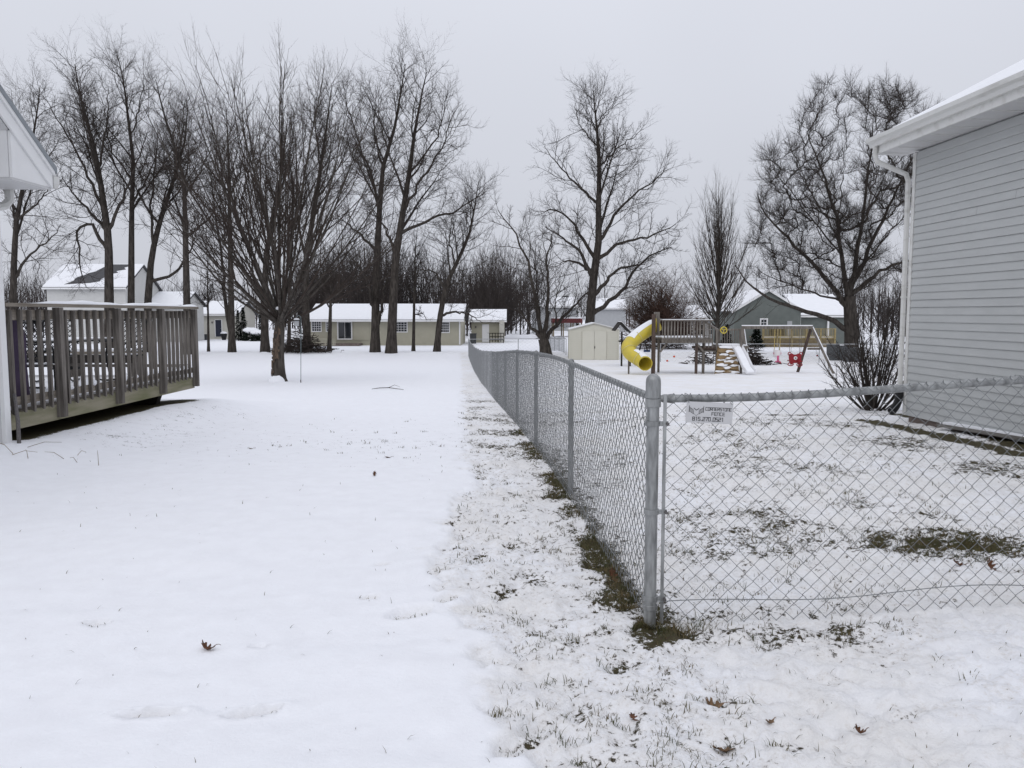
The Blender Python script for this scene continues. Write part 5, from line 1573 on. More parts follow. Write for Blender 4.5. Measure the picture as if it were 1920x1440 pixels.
# platform
fa, fb = G(1233, 634, 0), G(1326, 634, 0)
for k in range(7):
    MB().box((((fa.x + fb.x) / 2), -.85 + k * .28, fa.z), (fb.x - fa.x, .25, .04)).build('floor_board', 'play_wood', ps)
MB().box((((fa.x + fb.x) / 2), -1.03, fa.z - .09), (fb.x - fa.x, .05, .20)).build('rim_board', 'play_wood', ps)
MB().box((((fa.x + fb.x) / 2), .98, fa.z - .09), (fb.x - fa.x, .05, .20)).build('rim_board', 'play_wood', ps)
MB().box((((fa.x + fb.x) / 2), 0, fa.z + .055), (fb.x - fa.x - .1, 1.9, .07)).build('snow', 'snow', ps, bevel=.02)
bal = MB().box((0, 0, .46), (.045, .04, .95)).mesh('baluster', 'play_wood')
for yy in (-1.08, 1.03):
    for k in range(15):
        link('baluster', bal, ps, (fa.x + .12 + (fb.x - fa.x - .25) * k / 14, yy, fa.z - .12))
    rl_ = MB().box(((fa.x + fb.x) / 2, yy, fa.z + .84), (fb.x - fa.x, .10, .05)).build('rail', 'play_wood', ps)
    MB().box(((fa.x + fb.x) / 2, yy, fa.z + .88), (fb.x - fa.x - .04, .08, .02)).build('snow', 'snow', rl_)
for s_ in (-1, 1):                                                     # braces
    MB().bar(G(1238, 660, -.95), G(1253, 640, -.95), .06, .08).build('brace', 'play_wood', ps) if s_ < 0 else MB().bar(G(1318, 658, -.95), G(1303, 640, -.95), .06, .08).build('brace', 'play_wood', ps)
# steps down to the lower platform
MB().box(G(1326, 652, 0), (1.1, 1.6, .12)).build('step', 'play_wood_red', ps)
MB().box(G(1334, 657, 0), (1.3, 1.7, .06)).build('step', 'play_wood', ps)
for yy in (-1.0, 1.0):
    r_ = MB().bar(G(1312, 597, yy), G(1345, 618, yy), .06, .08).build('sloping_rail', 'play_wood', ps)
    MB().bar(G(1312, 595.5, yy), G(1345, 616.5, yy), .05, .03).build('snow', 'snow', r_)
    for k in range(4):
        MB().bar(G(1322 + k * 7, 604 + k * 4.4, yy), G(1322 + k * 7, 652, yy), .04, .04).build('baluster', 'play_wood', ps)
# lower platform with wheel
la, lb = G(1344, 650, 0), G(1394, 650, 0)
MB().box(((la.x + lb.x) / 2, .1, la.z), (lb.x - la.x, 1.8, .12)).build('floor', 'play_wood', ps)
MB().box(((la.x + lb.x) / 2, .1, la.z + .09), (lb.x - la.x - .06, 1.7, .06)).build('snow', 'snow', ps, bevel=.02)
for (px_, dy) in ((1345, -.8), (1391, -.8), (1345, 1.0), (1391, 1.0)): post(px_, 616, dy)
for yy in (1.0,):
    MB().bar(G(1340, 618, yy), G(1392, 618, yy), .06, .09).build('rail', 'play_wood', ps)
    for k in range(11): MB().bar(G(1345 + k * 4.6, 618, yy), G(1345 + k * 4.6, 650, yy), .04, .04).build('baluster', 'play_wood', ps)
for k in range(6): MB().bar(G(1388, 622, -.7 + k * .3), G(1388, 650, -.7 + k * .3), .04, .04).build('baluster', 'play_wood', ps)
MB().bar(G(1346, 618, -.8), G(1372, 618, -.8), .05, .08).build('rail', 'play_wood', ps)
wc = G(1357, 619, -.9)
wh_ = MB().tube([wc + Vector((.145 * cos(a), 0, .145 * sin(a))) for a in np.linspace(0, 2 * pi, 20)[:-1]], .024, 7, closed=True).build('steering_wheel', 'slide_yellow', ps, smooth=True)
for k in range(3):
    a = .5 + k * 2.094; MB().bar(wc, wc + Vector((.14 * cos(a), 0, .14 * sin(a))), .03, .03).build('spoke', 'slide_yellow', wh_)
# rock wall
rt0, rt1, rb0, rb1 = G(1346, 649, -.85), G(1381, 649, -.85), G(1340, 697, -1.45), G(1387, 697, -1.45)
rb0.z = gl(rb0.x, -1.45) - .05; rb1.z = gl(rb1.x, -1.45) - .05
th_ = Vector((0, .06, 0))
rw = MB(); nq = len(rw.v)
rw.v += [tuple(q) for q in (rb0, rb1, rt1, rt0)] + [tuple(q + th_) for q in (rb0, rb1, rt1, rt0)]
rw.f += [(0, 1, 2, 3), (7, 6, 5, 4), (0, 4, 5, 1), (1, 5, 6, 2), (2, 6, 7, 3), (3, 7, 4, 0)]
rwo = rw.build('rock_wall', 'rock_tan', ps)
def onwall(u, v, off=0):
    a_ = rb0.lerp(rb1, u); b_ = rt0.lerp(rt1, u); q = a_.lerp(b_, v); return q + Vector((0, -off, off * .4))
rq = random.Random(9)
snow_spots = [(.5, .97, .48, .06), (.62, .80, .20, .055), (.35, .70, .22, .045), (.78, .68, .22, .05), (.55, .58, .24, .035), (.22, .52, .20, .03), (.65, .46, .32, .05), (.28, .35, .26, .05), (.80, .33, .18, .035), (.50, .25, .20, .045), (.18, .13, .22, .035), (.70, .11, .30, .04), (.45, .03, .50, .035), (.9, .5, .08, .06), (.9, .9, .1, .08)]
for (u, v, su, sv_) in snow_spots:
    poly = []
    for k in range(14):
        a = 2 * pi * k / 14; q = 1 + rq.uniform(-.18, .18)
        poly.append(onwall(min(max(u + su * cos(a) * q, 0), 1), min(max(v + sv_ * sin(a) * q, 0), 1), .012))
    MB().prism(poly, (0, 0, 0), (0, -.035, .012)).build('snow', 'snow', rwo)
for (u, v, su, sv_) in [(.22, .82, .2, .07), (.70, .74, .16, .05), (.25, .60, .22, .07), (.75, .55, .14, .03), (.5, .40, .16, .028), (.85, .42, .1, .05), (.2, .22, .18, .05), (.78, .22, .18, .035), (.5, .10, .18, .026)]:
    poly = []
    for k in range(10):
        a = 2 * pi * k / 10; q = 1 + rq.uniform(-.12, .12)
        poly.append(onwall(min(max(u + su * cos(a) * q, 0), 1), min(max(v + sv_ * sin(a) * q, 0), 1), .04))
    MB().prism(poly, (0, 0, 0), (0, -.05, .02)).build('rock', 'rock_tan', rwo)
# white slide
sa, sb_ = G(1381, 651, -.8), G(1408, 699, -2.2)
sb_.z = gl(sb_.x, -2.2) + .10
mid = sa.lerp(sb_, .75) + Vector((0, 0, -.08))
path = [sa, sa.lerp(sb_, .12) + Vector((0, 0, .02)), sa.lerp(sb_, .45), mid, sb_]
ws = MB(); sect = [(-.26, .16), (-.24, .16), (-.20, 0), (.20, 0), (.24, .16), (.26, .16), (.24, -.03), (-.24, -.03)]
tdir = (sb_ - sa); side = Vector((-tdir.y, tdir.x, 0)).normalized()
for q in path:
    for (a, h) in sect: ws.v.append(tuple(q + side * a + Vector((0, 0, h))))
ks = len(sect)
for i in range(len(path) - 1):
    for k in range(ks):
        k2 = (k + 1) % ks; ws.f.append((i * ks + k, i * ks + k2, (i + 1) * ks + k2, (i + 1) * ks + k))
ws.f += [tuple(range(ks)), tuple((len(path) - 1) * ks + k for k in reversed(range(ks)))]
wso = ws.build('white_slide', 'slide_white', ps)
sn_ = MB()
for q in path:
    for (a, h) in ((-.19, .01), (.19, .01), (.16, .07), (-.16, .07)): sn_.v.append(tuple(q + side * a + Vector((0, 0, h))))
for i in range(len(path) - 1):
    for k in range(4): sn_.f.append((i * 4 + k, i * 4 + (k + 1) % 4, i * 4 + 4 + (k + 1) % 4, i * 4 + 4 + k))
sn_.f += [(0, 1, 2, 3), tuple(4 * (len(path) - 1) + k for k in (3, 2, 1, 0))]
sn_.build('snow', 'snow', wso, smooth=True)
# yellow spiral tube slide
ctrl = [G(1233, 608, -.2), G(1218, 616, -.3), G(1202, 626, -.45), G(1188, 637, -.65), G(1178, 648, -.95), G(1178, 658, -1.25), G(1186, 666, -1.45), G(1198, 673, -1.6), G(1207, 679, -1.85), G(1210, 682, -2.15)]
cp_ = np.array([list(q) for q in ctrl]); tt = np.linspace(0, len(cp_) - 1, 46)
sm = np.stack([np.interp(tt, np.arange(len(cp_)), cp_[:, k]) for k in range(3)], 1)
for _ in range(6): sm[1:-1] = .5 * sm[1:-1] + .25 * (sm[:-2] + sm[2:])
RO = .325
ts = MB(); ts.tube([Vector(q) for q in sm], [RO] * len(sm), 22, cap=False)
no = len(ts.v); ts.tube([Vector(q) for q in sm], [RO - .03] * len(sm), 22, cap=False)
for e0 in (0, len(sm) - 1):
    for k in range(22):
        k2 = (k + 1) % 22; ts.f.append((e0 * 22 + k, e0 * 22 + k2, no + e0 * 22 + k2, no + e0 * 22 + k))
tso = ts.build('tube_slide', 'slide_yellow', ps, smooth=True)
for i0 in (13, 25, 35):
    seg = [Vector(sm[i0]) - (Vector(sm[i0 + 1]) - Vector(sm[i0])).normalized() * .02, Vector(sm[i0]) + (Vector(sm[i0 + 1]) - Vector(sm[i0])).normalized() * .02]
    MB().tube(seg, RO + .02, 22, cap=False).build('flange', 'slide_yellow_pale', tso, smooth=True)
# thin snow on top of the tube, spread wider to imitate its gloss
def snow_gloss_cap(i0, i1, half, th):
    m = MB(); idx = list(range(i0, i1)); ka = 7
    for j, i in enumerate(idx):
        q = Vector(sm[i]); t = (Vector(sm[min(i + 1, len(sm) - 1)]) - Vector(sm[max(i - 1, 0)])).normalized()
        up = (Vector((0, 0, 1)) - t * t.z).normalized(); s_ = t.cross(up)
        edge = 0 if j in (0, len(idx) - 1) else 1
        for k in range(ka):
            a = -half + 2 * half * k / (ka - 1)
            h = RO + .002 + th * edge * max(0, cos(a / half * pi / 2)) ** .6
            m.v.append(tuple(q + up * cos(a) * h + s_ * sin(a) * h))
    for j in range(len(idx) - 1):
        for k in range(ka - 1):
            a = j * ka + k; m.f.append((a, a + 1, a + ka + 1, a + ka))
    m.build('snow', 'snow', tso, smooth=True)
snow_gloss_cap(2, 18, .85, .03); snow_gloss_cap(30, 44, .6, .025)
MB().tube([Vector(sm[20]) + Vector((0, 0, -.3)), Vector((sm[20][0], sm[20][1], gl(sm[20][0], -1) - .1))], .04, 8).build('slide_support', 'play_wood', ps)
MB().box(G(1230, 606, -.2) + Vector((.03, 0, 0)), (.10, 1.0, 1.05)).build('slide_panel', 'play_wood', ps)
# swing beam
ba, bb = G(1391, 614, 0), G(1523, 614, 0)
bm_ = MB().bar(ba, bb, .12, .14).build('swing_beam', 'play_wood', ps)
MB().bar(ba + Vector((0, 0, .09)), bb + Vector((0, 0, .09)), .11, .05).build('snow', 'snow', bm_)
for (top, bot, dy) in (((1521, 614), (1507, 693), -.05), ((1522, 614), (1553, 699), .0), ((1392, 614), (1400, 690), .3)):
    a_ = G(*top, 0); b_ = G(*bot, 0); b_.y = -.75 if bot[0] == 1553 else (.85 if bot[0] == 1507 else -.4); b_.z = gl(b_.x, b_.y) - .08
    lg_ = MB().bar(a_, b_, .10, .10).build('swing_leg', 'play_wood_red' if bot[0] == 1507 else 'play_wood', ps)
    if bot[0] != 1507: MB().bar(a_ + Vector((.05, 0, .03)), a_.lerp(b_, .93) + Vector((.05, 0, .03)), .09, .03).build('snow', 'snow', lg_)
MB().bar(G(1515, 654, .3), G(1537, 654, -.3), .08, .10).build('crossbar', 'play_wood', ps)
# toddler swing
tsw = thing('toddler_swing', 'white and pink toddler swing hanging from the beam', 'swing', W(1456, 690))
to = Vector(tsw.location); zb_ = W(1456, 614).z - to.z; zs_ = W(1456, 668).z - to.z
for sx in (-.13, .13):
    MB().tube([(sx, 0, zb_ - .05), (sx, 0, zs_ + .1)], .014, 5).build('rope', 'rope_yellow', tsw)
MB().lathe([(.10, 0), (.16, .05), (.18, .18), (.17, .34), (.15, .34), (.15, .10), (.05, .06)], 14, (0, 0, zs_ - .05)).build('bucket', 'white_plastic', tsw, smooth=True)
MB().tube([(.17 * cos(a), -.06, zs_ + .18 + .17 * sin(a)) for a in np.linspace(pi, 2 * pi, 12)], .022, 7).build('rim', 'pink_plastic', tsw, smooth=True)
MB().box((0, -.16, zs_ - .10), (.09, .05, .28)).box((0, -.16, zs_ - .24), (.24, .05, .06)).build('crotch_bar', 'pink_plastic', tsw)
MB().blob((0, 0, zs_ + .16), (.13, .12, .08), 3, .2).build('snow', 'snow', tsw, smooth=True)
# glider swing
gsw = thing('glider_swing', 'red two-seat glider swing with animal-shaped panel under the beam', 'swing', W(1490, 690))
go_ = Vector(gsw.location); zb_ = W(1490, 614).z - go_.z; zc_ = W(1490, 672).z - go_.z
prof = [(-.26, .22), (-.15, .24), (-.10, .20), (0, .18), (.10, .20), (.15, .24), (.26, .22), (.29, .05), (.26, -.18), (.16, -.22), (-.16, -.22), (-.26, -.18), (-.29, .05)]
MB().prism([(a, 0, zc_ + b) for a, b in prof], (0, -.06, 0), (0, .12, 0)).build('panel', 'red_plastic', gsw, bevel=.015)
for sx in (-1, 1):
    MB().tube([(sx * .27 + .07 * cos(a), -.02, zc_ + .22 + .07 * sin(a)) for a in np.linspace(0, 2 * pi, 14)[:-1]], .022, 6, closed=True).build('handle', 'red_plastic', gsw, smooth=True)
    MB().tube([(sx * .22 + .13 * cos(a), -.04 + sx * .03, zc_ - .27 + .07 * sin(a) - (.03 if sx > 0 else 0)) for a in np.linspace(0, 2 * pi, 16)[:-1]], .024, 6, closed=True).build('footrest', 'red_plastic', gsw, smooth=True)
    MB().box((sx * .18, -.03, zc_ - .22), (.10, .08, .14)).build('leg', 'red_plastic', gsw)
    MB().box((sx * .14, -.2 * sx, zc_ - .12), (.22, .28, .04)).build('seat', 'red_plastic', gsw)
    MB().blob((sx * .25, 0, zc_ + .24), (.05, .05, .03), 2, .1).build('snow', 'snow', gsw, smooth=True)
    for dx in (.0, .11):
        MB().tube([(sx * (.27 - dx), .02, zb_ - .05), (sx * (.27 - dx * .6), 0, zc_ + .24)], .010, 5).build('chain', 'rust_metal', gsw)
MB().lathe([(.02, -.012), (.085, -.01), (.085, .01), (.02, .012)], 14).build('muzzle', 'white_plastic', gsw)
mz = bpy.data.objects['muzzle']; mz.rotation_euler = (pi / 2, 0, 0); mz.location = (0, -.075, zc_ + .02)
nzo = MB().box((0, -.095, zc_ + .02), (.06, .02, .05)).build('nose', 'black_plastic', gsw, bevel=.01)

# ------------------------------------------------------------------ small dark playset behind the slide
P2 = 45.0; q0 = at(1170, 660, P2)
p2 = thing('small_playset', 'dark little playset with tilted snowy roof behind the yellow slide', 'playset', (q0.x, P2, tz(q0.x, P2)))
o2 = Vector(p2.location)
def G2(px, py, dy=0.0): return at(px, py, P2 + dy) - o2
for (px_, dy) in ((1166, -.5), (1182, -.5), (1166, .6), (1182, .6)):
    a_ = G2(px_, 622, dy); MB().bar((a_.x, a_.y, -.1), a_, .09, .09).build('post', 'dark_wood', p2)
r_ = MB().bar(G2(1162, 604, 0), G2(1179, 622, 0), 1.5, .04).build('roof_panel', 'dark_wood', p2)
MB().bar(G2(1162, 602.6, 0), G2(1179, 620.6, 0), 1.4, .04).build('snow', 'snow', r_)
MB().bar(G2(1162, 604, 0), G2(1150, 620, 0), 1.5, .04).build('roof_panel', 'dark_wood', p2)
MB().box(G2(1174, 640, 0), (.7, 1.2, .08)).build('floor', 'dark_wood', p2)
MB().bar(G2(1180, 624, 0), G2(1222, 624, 0), .09, .10).build('beam', 'dark_wood', p2)
for (a_, b_) in (((1205, 626), (1214, 658)), ((1205, 626), (1199, 658)), ((1222, 626), (1228, 662))):
    MB().bar(G2(*a_), G2(*b_), .07, .07).build('leg', 'dark_wood', p2)
MB().box(G2(1213, 658, .3), (.35, .2, .12)).build('blue_seat', 'blue_plastic', p2)
for sx in (-.14, .14): MB().tube([G2(1213, 626, .3) + Vector((sx, 0, 0)), G2(1213, 657, .3) + Vector((sx, 0, 0))], .012, 5).build('rope', 'rust_metal', p2)

# ------------------------------------------------------------------ balls and toys on the snow
for (px_, py_, m_, lab, r) in ((1264, 670, 'orange_plastic', 'small orange ball half sunk in snow beyond the play platform', .08), (1251, 678, 'orange_plastic', 'small orange toy on snow below the platform railing', .07),
        (1463, 682, 'red_plastic', 'small red ball on snow under the toddler swing', .07), (1532, 668, 'red_plastic', 'tiny red toy lying beyond the swing leg', .06), (1555, 669, 'maroon', 'flat red toy lying beside the trash bins', .12)):
    q = ground(px_, py_)
    tag(MB().blob((q.x, q.y, tz(q.x, q.y) + r * .6), (r, r, r * .95), 1, .03, 12, 8).build('toy_ball', m_, smooth=True), lab, 'toy')

# ------------------------------------------------------------------ bins by the big tree
for (px_, w_, h_, lab) in ((1561, .62, .98, 'dark grey wheeled bin left of the huge tree trunk'), (1578, .50, .88, 'narrow dark bin close beside the huge tree trunk')):
    q = at(px_, 675, 51); z_ = tz(q.x, 51)
    b_ = thing('trash_bin', lab, 'trash bin', (q.x, 51, z_))
    MB().box((0, 0, h_ / 2), (w_ * .86, w_ * .9, h_), taper=1.12).build('body', 'bin_grey', b_)
    MB().box((0, 0, h_ + .03), (w_, w_, .06)).build('lid', 'bin_grey', b_)
    for sx in (-1, 1): MB().tube([(sx * w_ * .35 - .03, w_ * .4, .1), (sx * w_ * .35 + .03, w_ * .4, .1)], .1, 10).build('wheel', 'black_plastic', b_)
q = at(1597, 672, 49.5); z_ = tz(q.x, 49.5)
g_ = thing('air_conditioner', 'square dark unit standing in front of the huge tree trunk', 'utility box', (q.x + .1, 49.5, z_))
MB().box((0, 0, .4), (.95, .8, .8)).build('cabinet', 'bin_grey', g_)
MB().box((0, 0, .84), (.98, .83, .05)).build('lid', 'bin_grey', g_)

# ------------------------------------------------------------------ new deck at the green house
q0 = at(1428, 650, 75.5); q1 = at(1566, 650, 75.5); dz_ = tz(q0.x, 75.5)
nd = thing('new_deck', 'yellowish new lumber deck with railing in front of the green house', 'deck', (q0.x, 75.5, dz_))
wd_ = q1.x - q0.x; fl = at(1440, 634, 75.5).z - dz_; tp_ = at(1440, 617, 75.5).z - dz_
MB().box((wd_ / 2, 2, fl), (wd_, 4, .12)).build('floor', 'new_lumber', nd)
MB().box((wd_ / 2, 2, fl + .075), (wd_ - .1, 3.9, .03)).build('snow', 'snow', nd)
for k in range(4): MB().box((wd_ / 2, -.01 - .0 * k, (fl - .06) * (k + .5) / 4), (wd_, .04, (fl - .06) / 4 - .02)).build('skirt_board', 'new_lumber_dark', nd)
for k in range(6): MB().box((.08 + (wd_ - .16) * k / 5, -.07, tp_ / 2), (.14, .12, tp_)).build('post', 'new_lumber', nd)
MB().box((wd_ / 2, -.05, tp_ + .03), (wd_, .16, .06)).build('rail', 'new_lumber', nd)
MB().box((wd_ / 2, -.04, fl + .17), (wd_, .05, .09)).build('rail', 'new_lumber', nd)
bme = MB().box((0, -.05, (fl + tp_) / 2 + .1), (.05, .04, tp_ - fl - .2)).mesh('baluster', 'new_lumber')
for k in range(46):
    link('baluster', bme, nd, (.22 + (wd_ - .4) * k / 45, 0, 0))
g1 = thing('patio_grill', 'dark covered grill behind the new deck railing', 'grill', (q0.x + 1.9, 77, dz_ + fl + .09))
MB().box((0, 0, .42), (1.3, .6, .84)).build('cart', 'black_plastic', g1)
MB().box((0, 0, .98), (1.1, .6, .28), taper=.8).build('hood', 'black_plastic', g1)

# ------------------------------------------------------------------ evergreens, hedges and brush piles
def conifer(label, px, py, Y, top, wpx, seed, group='small evergreens by the houses', snow=.3, name='evergreen_shrub'):
    b_ = at(px, py, Y); zb_ = tz(b_.x, Y); h = at(px, top, Y).z - zb_; w = wpx * Y / F
    root = thing(name, label, 'evergreen', (b_.x, Y, zb_), group=group)
    rnd = np.random.RandomState(seed); n = 1500
    t = rnd.rand(n) ** 1.3; az = rnd.rand(n) * 2 * pi
    lay = .82 + .18 * np.sin(t * 26)
    rr = w / 2 * (1 - t) ** .8 * lay * rnd.uniform(.55, 1.05, n) + .02
    c = np.stack([rr * np.cos(az), rr * np.sin(az), .08 + t * h * .97], 1)
    L = w * .16 * rnd.uniform(.5, 1.1, n)
    out = np.stack([np.cos(az), np.sin(az), rnd.uniform(-.5, .35, n)], 1); sd = np.stack([-np.sin(az), np.cos(az), rnd.normal(0, .4, n)], 1)
    V = np.stack([c - out * L[:, None] * .4 - sd * L[:, None] * .4, c - out * L[:, None] * .4 + sd * L[:, None] * .4, c + out * L[:, None]], 1).reshape(-1, 3)
    Fc = np.arange(3 * n).reshape(-1, 3)
    link('crown', fast_mesh('crown', V, Fc, 'evergreen'), root)
    k = rnd.rand(n) < snow
    c2 = c[k] + np.array([0, 0, .05]); L2 = L[k] * .8; o2_ = out[k] * np.array([1, 1, .2]); s2 = sd[k] * np.array([1, 1, .2])
    if k.sum():
        V2 = np.stack([c2 - o2_ * L2[:, None] * .3 - s2 * L2[:, None] * .4, c2 - o2_ * L2[:, None] * .3 + s2 * L2[:, None] * .4, c2 + o2_ * L2[:, None]], 1).reshape(-1, 3)
        link('snow', fast_mesh('snow', V2, np.arange(len(V2)).reshape(-1, 3), 'snow'), root)
    MB().tube([(0, 0, -.05), (0, 0, h * .9)], [.07, .015], 6).build('trunk', 'bark', root)
conifer('narrow dark arborvitae, taller of the pair beside the white garage', 457, 637, 95, 576, 20, 1, snow=.06)
conifer('narrow dark arborvitae, shorter of the pair beside the white garage', 447, 637, 94, 581, 16, 2, snow=.06)
conifer('dark evergreen half hidden behind the peeling maple', 490, 637, 96, 583, 18, 3, snow=.06)
conifer('snowy little spruce at the left end of the new deck', 1418, 647, 74, 614, 30, 4, snow=.28)
conifer('snowy little spruce behind the steering wheel', 1362, 650, 70, 608, 26, 5, snow=.30)
conifer('dark pine between the far pale houses', 1062, 590, 165, 556, 62, 6, snow=.02)
def bush(label, px, py, Y, w, h, seed):
    b_ = at(px, py, Y); z_ = tz(b_.x, Y)
    root = thing('clipped_shrub', label, 'shrub', (b_.x, Y, z_), group='clipped shrubs by the white garage')
    rnd = np.random.RandomState(seed); n = 900
    q = rnd.normal(0, 1, (n, 3)); q /= np.linalg.norm(q, axis=1, keepdims=True); q[:, 2] = np.abs(q[:, 2])
    c = q * np.array([w / 2, w / 2, h]) * rnd.uniform(.7, 1.02, (n, 1)); L = .16
    a = rnd.normal(0, 1, (n, 3)); b2 = rnd.normal(0, 1, (n, 3))
    V = np.stack([c + a * L * .5, c + b2 * L * .5, c + q * L], 1).reshape(-1, 3)
    link('foliage', fast_mesh('foliage', V, np.arange(3 * n).reshape(-1, 3), 'evergreen'), root)
    MB().blob((0, 0, h * .86), (w * .42, w * .42, h * .28), seed, .25, 14, 8).build('snow', 'snow', root, smooth=True)
bush('snow-capped clipped shrub nearest the arborvitae pair', 471, 637, 94, 2.0, 1.35, 1)
bush('snow-capped clipped shrub between arborvitae and the maple', 485, 638, 93, 1.9, 1.1, 2)
def brush(label, px, py, Y, w, h, n, seed, m='twig'):
    b_ = at(px, py, Y); z_ = tz(b_.x, Y); rnd = np.random.RandomState(seed)
    p = rnd.normal(0, 1, (n, 3)) * np.array([w * .22, w * .15, 0]); p[:, 2] = np.abs(rnd.normal(0, .35, n)) * h * np.exp(-(p[:, 0] / (w * .35)) ** 2)
    d = rnd.normal(0, 1, (n, 3)) * np.array([1, .8, .25]); d /= np.linalg.norm(d, axis=1, keepdims=True)
    L = rnd.uniform(.25, .6, n) * w * .5
    ch = []
    for k in range(n):
        a = p[k] - d[k] * L[k] / 2; c = p[k] + d[k] * L[k] / 2
        a[2] = max(a[2], .02); c[2] = max(c[2], .03)
        ch.append((np.stack([a, (a + c) / 2 + rnd.normal(0, .05, 3) * np.array([1, 1, .5]) + np.array([0, 0, .05]), c]) + np.array([b_.x, Y, z_]), np.array([.022, .016, .008]) * rnd.uniform(.6, 1.4)))
    root = thing('brush_pile', label, 'brush pile', (b_.x, Y, z_))
    link('branches', chains_mesh('branches', ch, 4, m, (b_.x, Y, z_)), root)['kind'] = 'stuff'
brush('wide pile of dark cut branches behind the maple trunk', 565, 655, 58.5, 4.2, 2.0, 520, 1)
brush('low heap of twigs beside the white slide', 1408, 672, 46, 2.2, 1.4, 420, 2)
brush('sparse scatter of twigs behind the play platform', 1322, 668, 47, 2.6, 1.0, 110, 3)

# ------------------------------------------------------------------ small things on the near lawn
q = ground(564, 718); Yf = q.y
fp = thing('feeder_pole', 'thin metal pole with a hooked top and snowy bird feeder beside the maple', 'pole', (q.x, q.y, tz(q.x, q.y)))
hh = at(568, 600, Yf).z - fp.location.z
MB().tube([(0, 0, -.1), (.03, 0, hh * .5), (.06, 0, hh), (.05, 0, hh + .12), (-.03, 0, hh + .17), (-.10, 0, hh + .10), (-.10, 0, hh + .02)], .012, 6).build('pole', 'steel_pole', fp, smooth=True)
MB().tube([(.0, 0, 0), (0, 0, .12)], .02, 6).build('ground_socket', 'rust_metal', fp)
fd = MB().box((-.10, 0, hh - .12), (.14, .14, .20)).build('feeder', 'siding_pale', fp)
MB().box((-.10, 0, hh - .01), (.22, .22, .03)).build('feeder_roof', 'dark_wood', fd)
MB().blob((-.10, 0, hh + .02), (.11, .11, .05), 4, .1).build('snow', 'snow', fd, smooth=True)
a_ = ground(697, 731); b_ = ground(757, 733); c_ = (a_ + b_) / 2
sk_ = thing('fallen_stick', 'thin forked stick lying on the smooth snow of the lawn', 'stick', (c_.x, c_.y, gz(c_.x, c_.y)))
def Lq(q, h=.02): return Vector((q.x - c_.x, q.y - c_.y, gz(q.x, q.y) - gz(c_.x, c_.y) + h))
MB().tube([Lq(a_), Lq(a_.lerp(b_, .25), .05), Lq(a_.lerp(b_, .55), .06), Lq(b_)], [.006, .012, .012, .006], 6).build('stem', 'twig', sk_)
MB().tube([Lq(a_.lerp(b_, .5), .05), Lq(a_.lerp(b_, .7), .13) + Vector((0, .15, 0)), Lq(a_.lerp(b_, .85), .08) + Vector((0, .2, 0))], [.008, .006, .003], 5).build('fork', 'twig', sk_)
# fallen oak leaves
def oak_leaf(name, label, px, py, size, rz, curl, m, tilt=(0, 0)):
    q = ground(px, py); z_ = gz(q.x, q.y)
    half = [(0, 0.0), (.06, .03), (.10, .13), (.24, .20), (.28, .30), (.13, .33), (.16, .42), (.33, .50), (.36, .60), (.17, .60), (.19, .68), (.28, .80), (.22, .86), (.10, .83), (.05, .97), (0, 1.0)]
    rows = []
    V = []; Fq = []
    for (w, t) in half:
        for s in (-1, -.5, 0, .5, 1):
            x = s * max(w, .004) * size; y = (t - .5) * size
            zc = curl * size * ((t - .5) ** 2 * 2.2 + (s * w) ** 2 * 2.5) + .02 * size * sin(9 * t + 3 * s)
            V.append((x, y, zc))
    for i in range(len(half) - 1):
        for k in range(4):
            a = i * 5 + k; Fq.append((a, a + 1, a + 6, a + 5))
    V = np.array(V)
    for nm, ax, an in (('x', 0, tilt[0]), ('y', 1, tilt[1])):
        c, s = cos(an), sin(an)
        if ax == 0: V = np.stack([V[:, 0], V[:, 1] * c - V[:, 2] * s, V[:, 1] * s + V[:, 2] * c], 1)
        else: V = np.stack([V[:, 0] * c + V[:, 2] * s, V[:, 1], -V[:, 0] * s + V[:, 2] * c], 1)
    V[:, 2] -= V[:, 2].min()
    root = thing(name, label, 'leaf', (q.x, q.y, z_ + .002), rz, group='fallen leaves on the snow')
    ob = link('blade', fast_mesh('blade', V, np.array(Fq), m, True), root)
    sol = ob.modifiers.new('thick', 'SOLIDIFY'); sol.thickness = .0012
    i0 = 2
    MB().tube([tuple(V[2]), tuple(V[2] + np.array([0, -size * .22, .004])), tuple(V[2] + np.array([.02 * size, -size * .35, .0]))], [.0016, .0013, .001], 5).build('stalk', m, root)
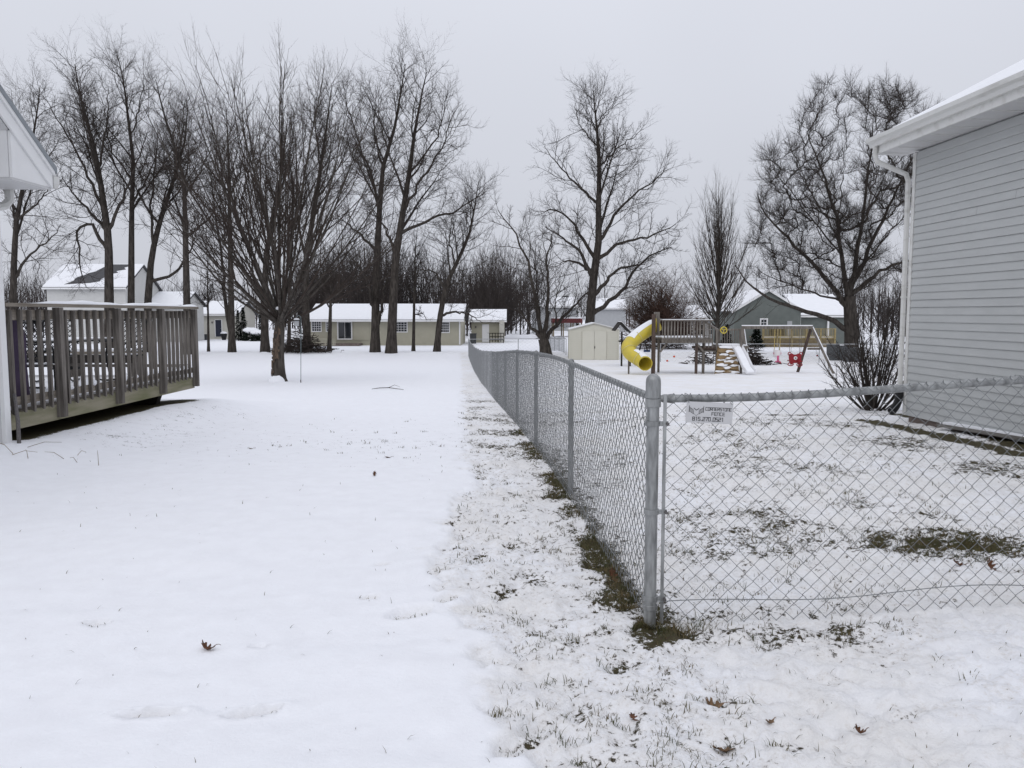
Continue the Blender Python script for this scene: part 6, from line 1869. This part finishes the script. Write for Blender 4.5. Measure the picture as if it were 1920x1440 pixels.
for (px_, py_, sz, rz_, cu, m_, ti, lab) in (
        (388, 1226, .078, 1.3, .8, 'leaf_brown', (.2, .3), 'curled brown oak leaf alone on the smooth snow'),
        (1148, 1086, .095, .6, .5, 'leaf_brown', (.9, .2), 'reddish leaf standing against the foot of the long fence run'),
        (1335, 1316, .082, 1.5, .7, 'leaf_tan', (.3, -.2), 'curled tan leaf in the snow before the short fence run'),
        (1360, 1400, .10, 1.9, .35, 'leaf_tan', (.15, .5), 'long lobed tan oak leaf lying in front of the fence'),
        (1188, 1347, .05, .4, .3, 'leaf_brown', (.2, .1), 'small flat brown leaf left of the curled tan one'),
        (1443, 1361, .045, 2.2, .5, 'leaf_tan', (.2, .0), 'tiny pale leaf scrap on trodden snow'),
        (1612, 1379, .05, 2.0, .9, 'leaf_brown', (.6, .4), 'small dark shrivelled leaf with a long stalk'),
        (1798, 1064, .085, 1.7, .5, 'leaf_brown', (.4, .2), 'brown leaf at the left lower edge of the bare turf patch'),
        (1856, 1070, .085, .3, .6, 'leaf_brown', (.8, .1), 'upright rusty leaf at the lower edge of the turf patch'),
        (470, 845, .07, 1.6, .3, 'leaf_tan', (.1, .1), 'flat dead leaf on snow out from the deck'),
        (727, 862, .08, 1.5, .3, 'leaf_brown', (.1, .2), 'dark leaf on thin snow in the middle of the lawn'),
        (702, 896, .055, .2, .8, 'leaf_brown', (.9, .2), 'leaf standing on edge in the middle of the lawn')):
    oak_leaf('fallen_leaf', lab, px_, py_, sz, rz_, cu, m_, ti)
# dry stems by the white corner
q = ground(48, 862)
rr_ = np.random.RandomState(5); ch = []
for k in range(9):
    a = np.array([q.x + rr_.uniform(-.5, .7), q.y + rr_.uniform(-.1, .5), 0.0]); a[2] = gz(a[0], a[1])
    d = rr_.normal(0, 1, 3) * np.array([.16, .1, .08]) + np.array([0, 0, .05]); d[2] = abs(d[2])
    ch.append((np.stack([a, a + d * .5 + [0, 0, .03], a + d]), np.array([.003, .0025, .0015])))
tag(link('dry_stems', chains_mesh('dry_stems', ch, 5, 'dry_grass', tuple(q)), None, q), 'few dry broken stems in the snow by the white house corner', 'plant')
# snow and peeled bark on the maple
tbs = Vector((mb_.x, mb_.y, tz(mb_.x, mb_.y)))
for (px_, py_, sx, sz_, dy) in ((512, 570, .10, .10, -.22), (520, 578, .17, .11, -.26)):
    pq = at(px_, py_, mb_.y + dy)
    MB().blob(pq - Vector(maple.location), (sx / 2 * 1.1, .10, sz_ / 2 * 1.1), px_, .25, 9, 6).build('snow', 'snow', maple, smooth=True)
pk_ = MB()
rp = np.random.RandomState(8)
for k in range(70):
    zz = rp.uniform(.35, 2.15); a = rp.uniform(-2.55, -1.25) if zz > .9 else rp.uniform(-2.9, -2.1)
    rad_ = (.255 - .045 * zz / 2.35) * (1 + .55 * math.exp(-zz / .22)) + .004
    c = Vector((.12 * zz / 2.35 + .03 * sin(5 * zz / 2.35 + 21) + rad_ * cos(a), rad_ * sin(a), zz))
    pk_.box(c, (.05 * rp.uniform(.6, 1.5), .018, .14 * rp.uniform(.5, 1.4)), rz=a + pi / 2)
pk_.build('peeling_bark', 'bark_peeled', maple)['kind'] = 'stuff'
# snow skirt round the maple foot and the row trees
MB().blob((.02, -.30, .05), (.30, .14, .26), 3, .2, 12, 8).build('snow', 'snow', maple, smooth=True)
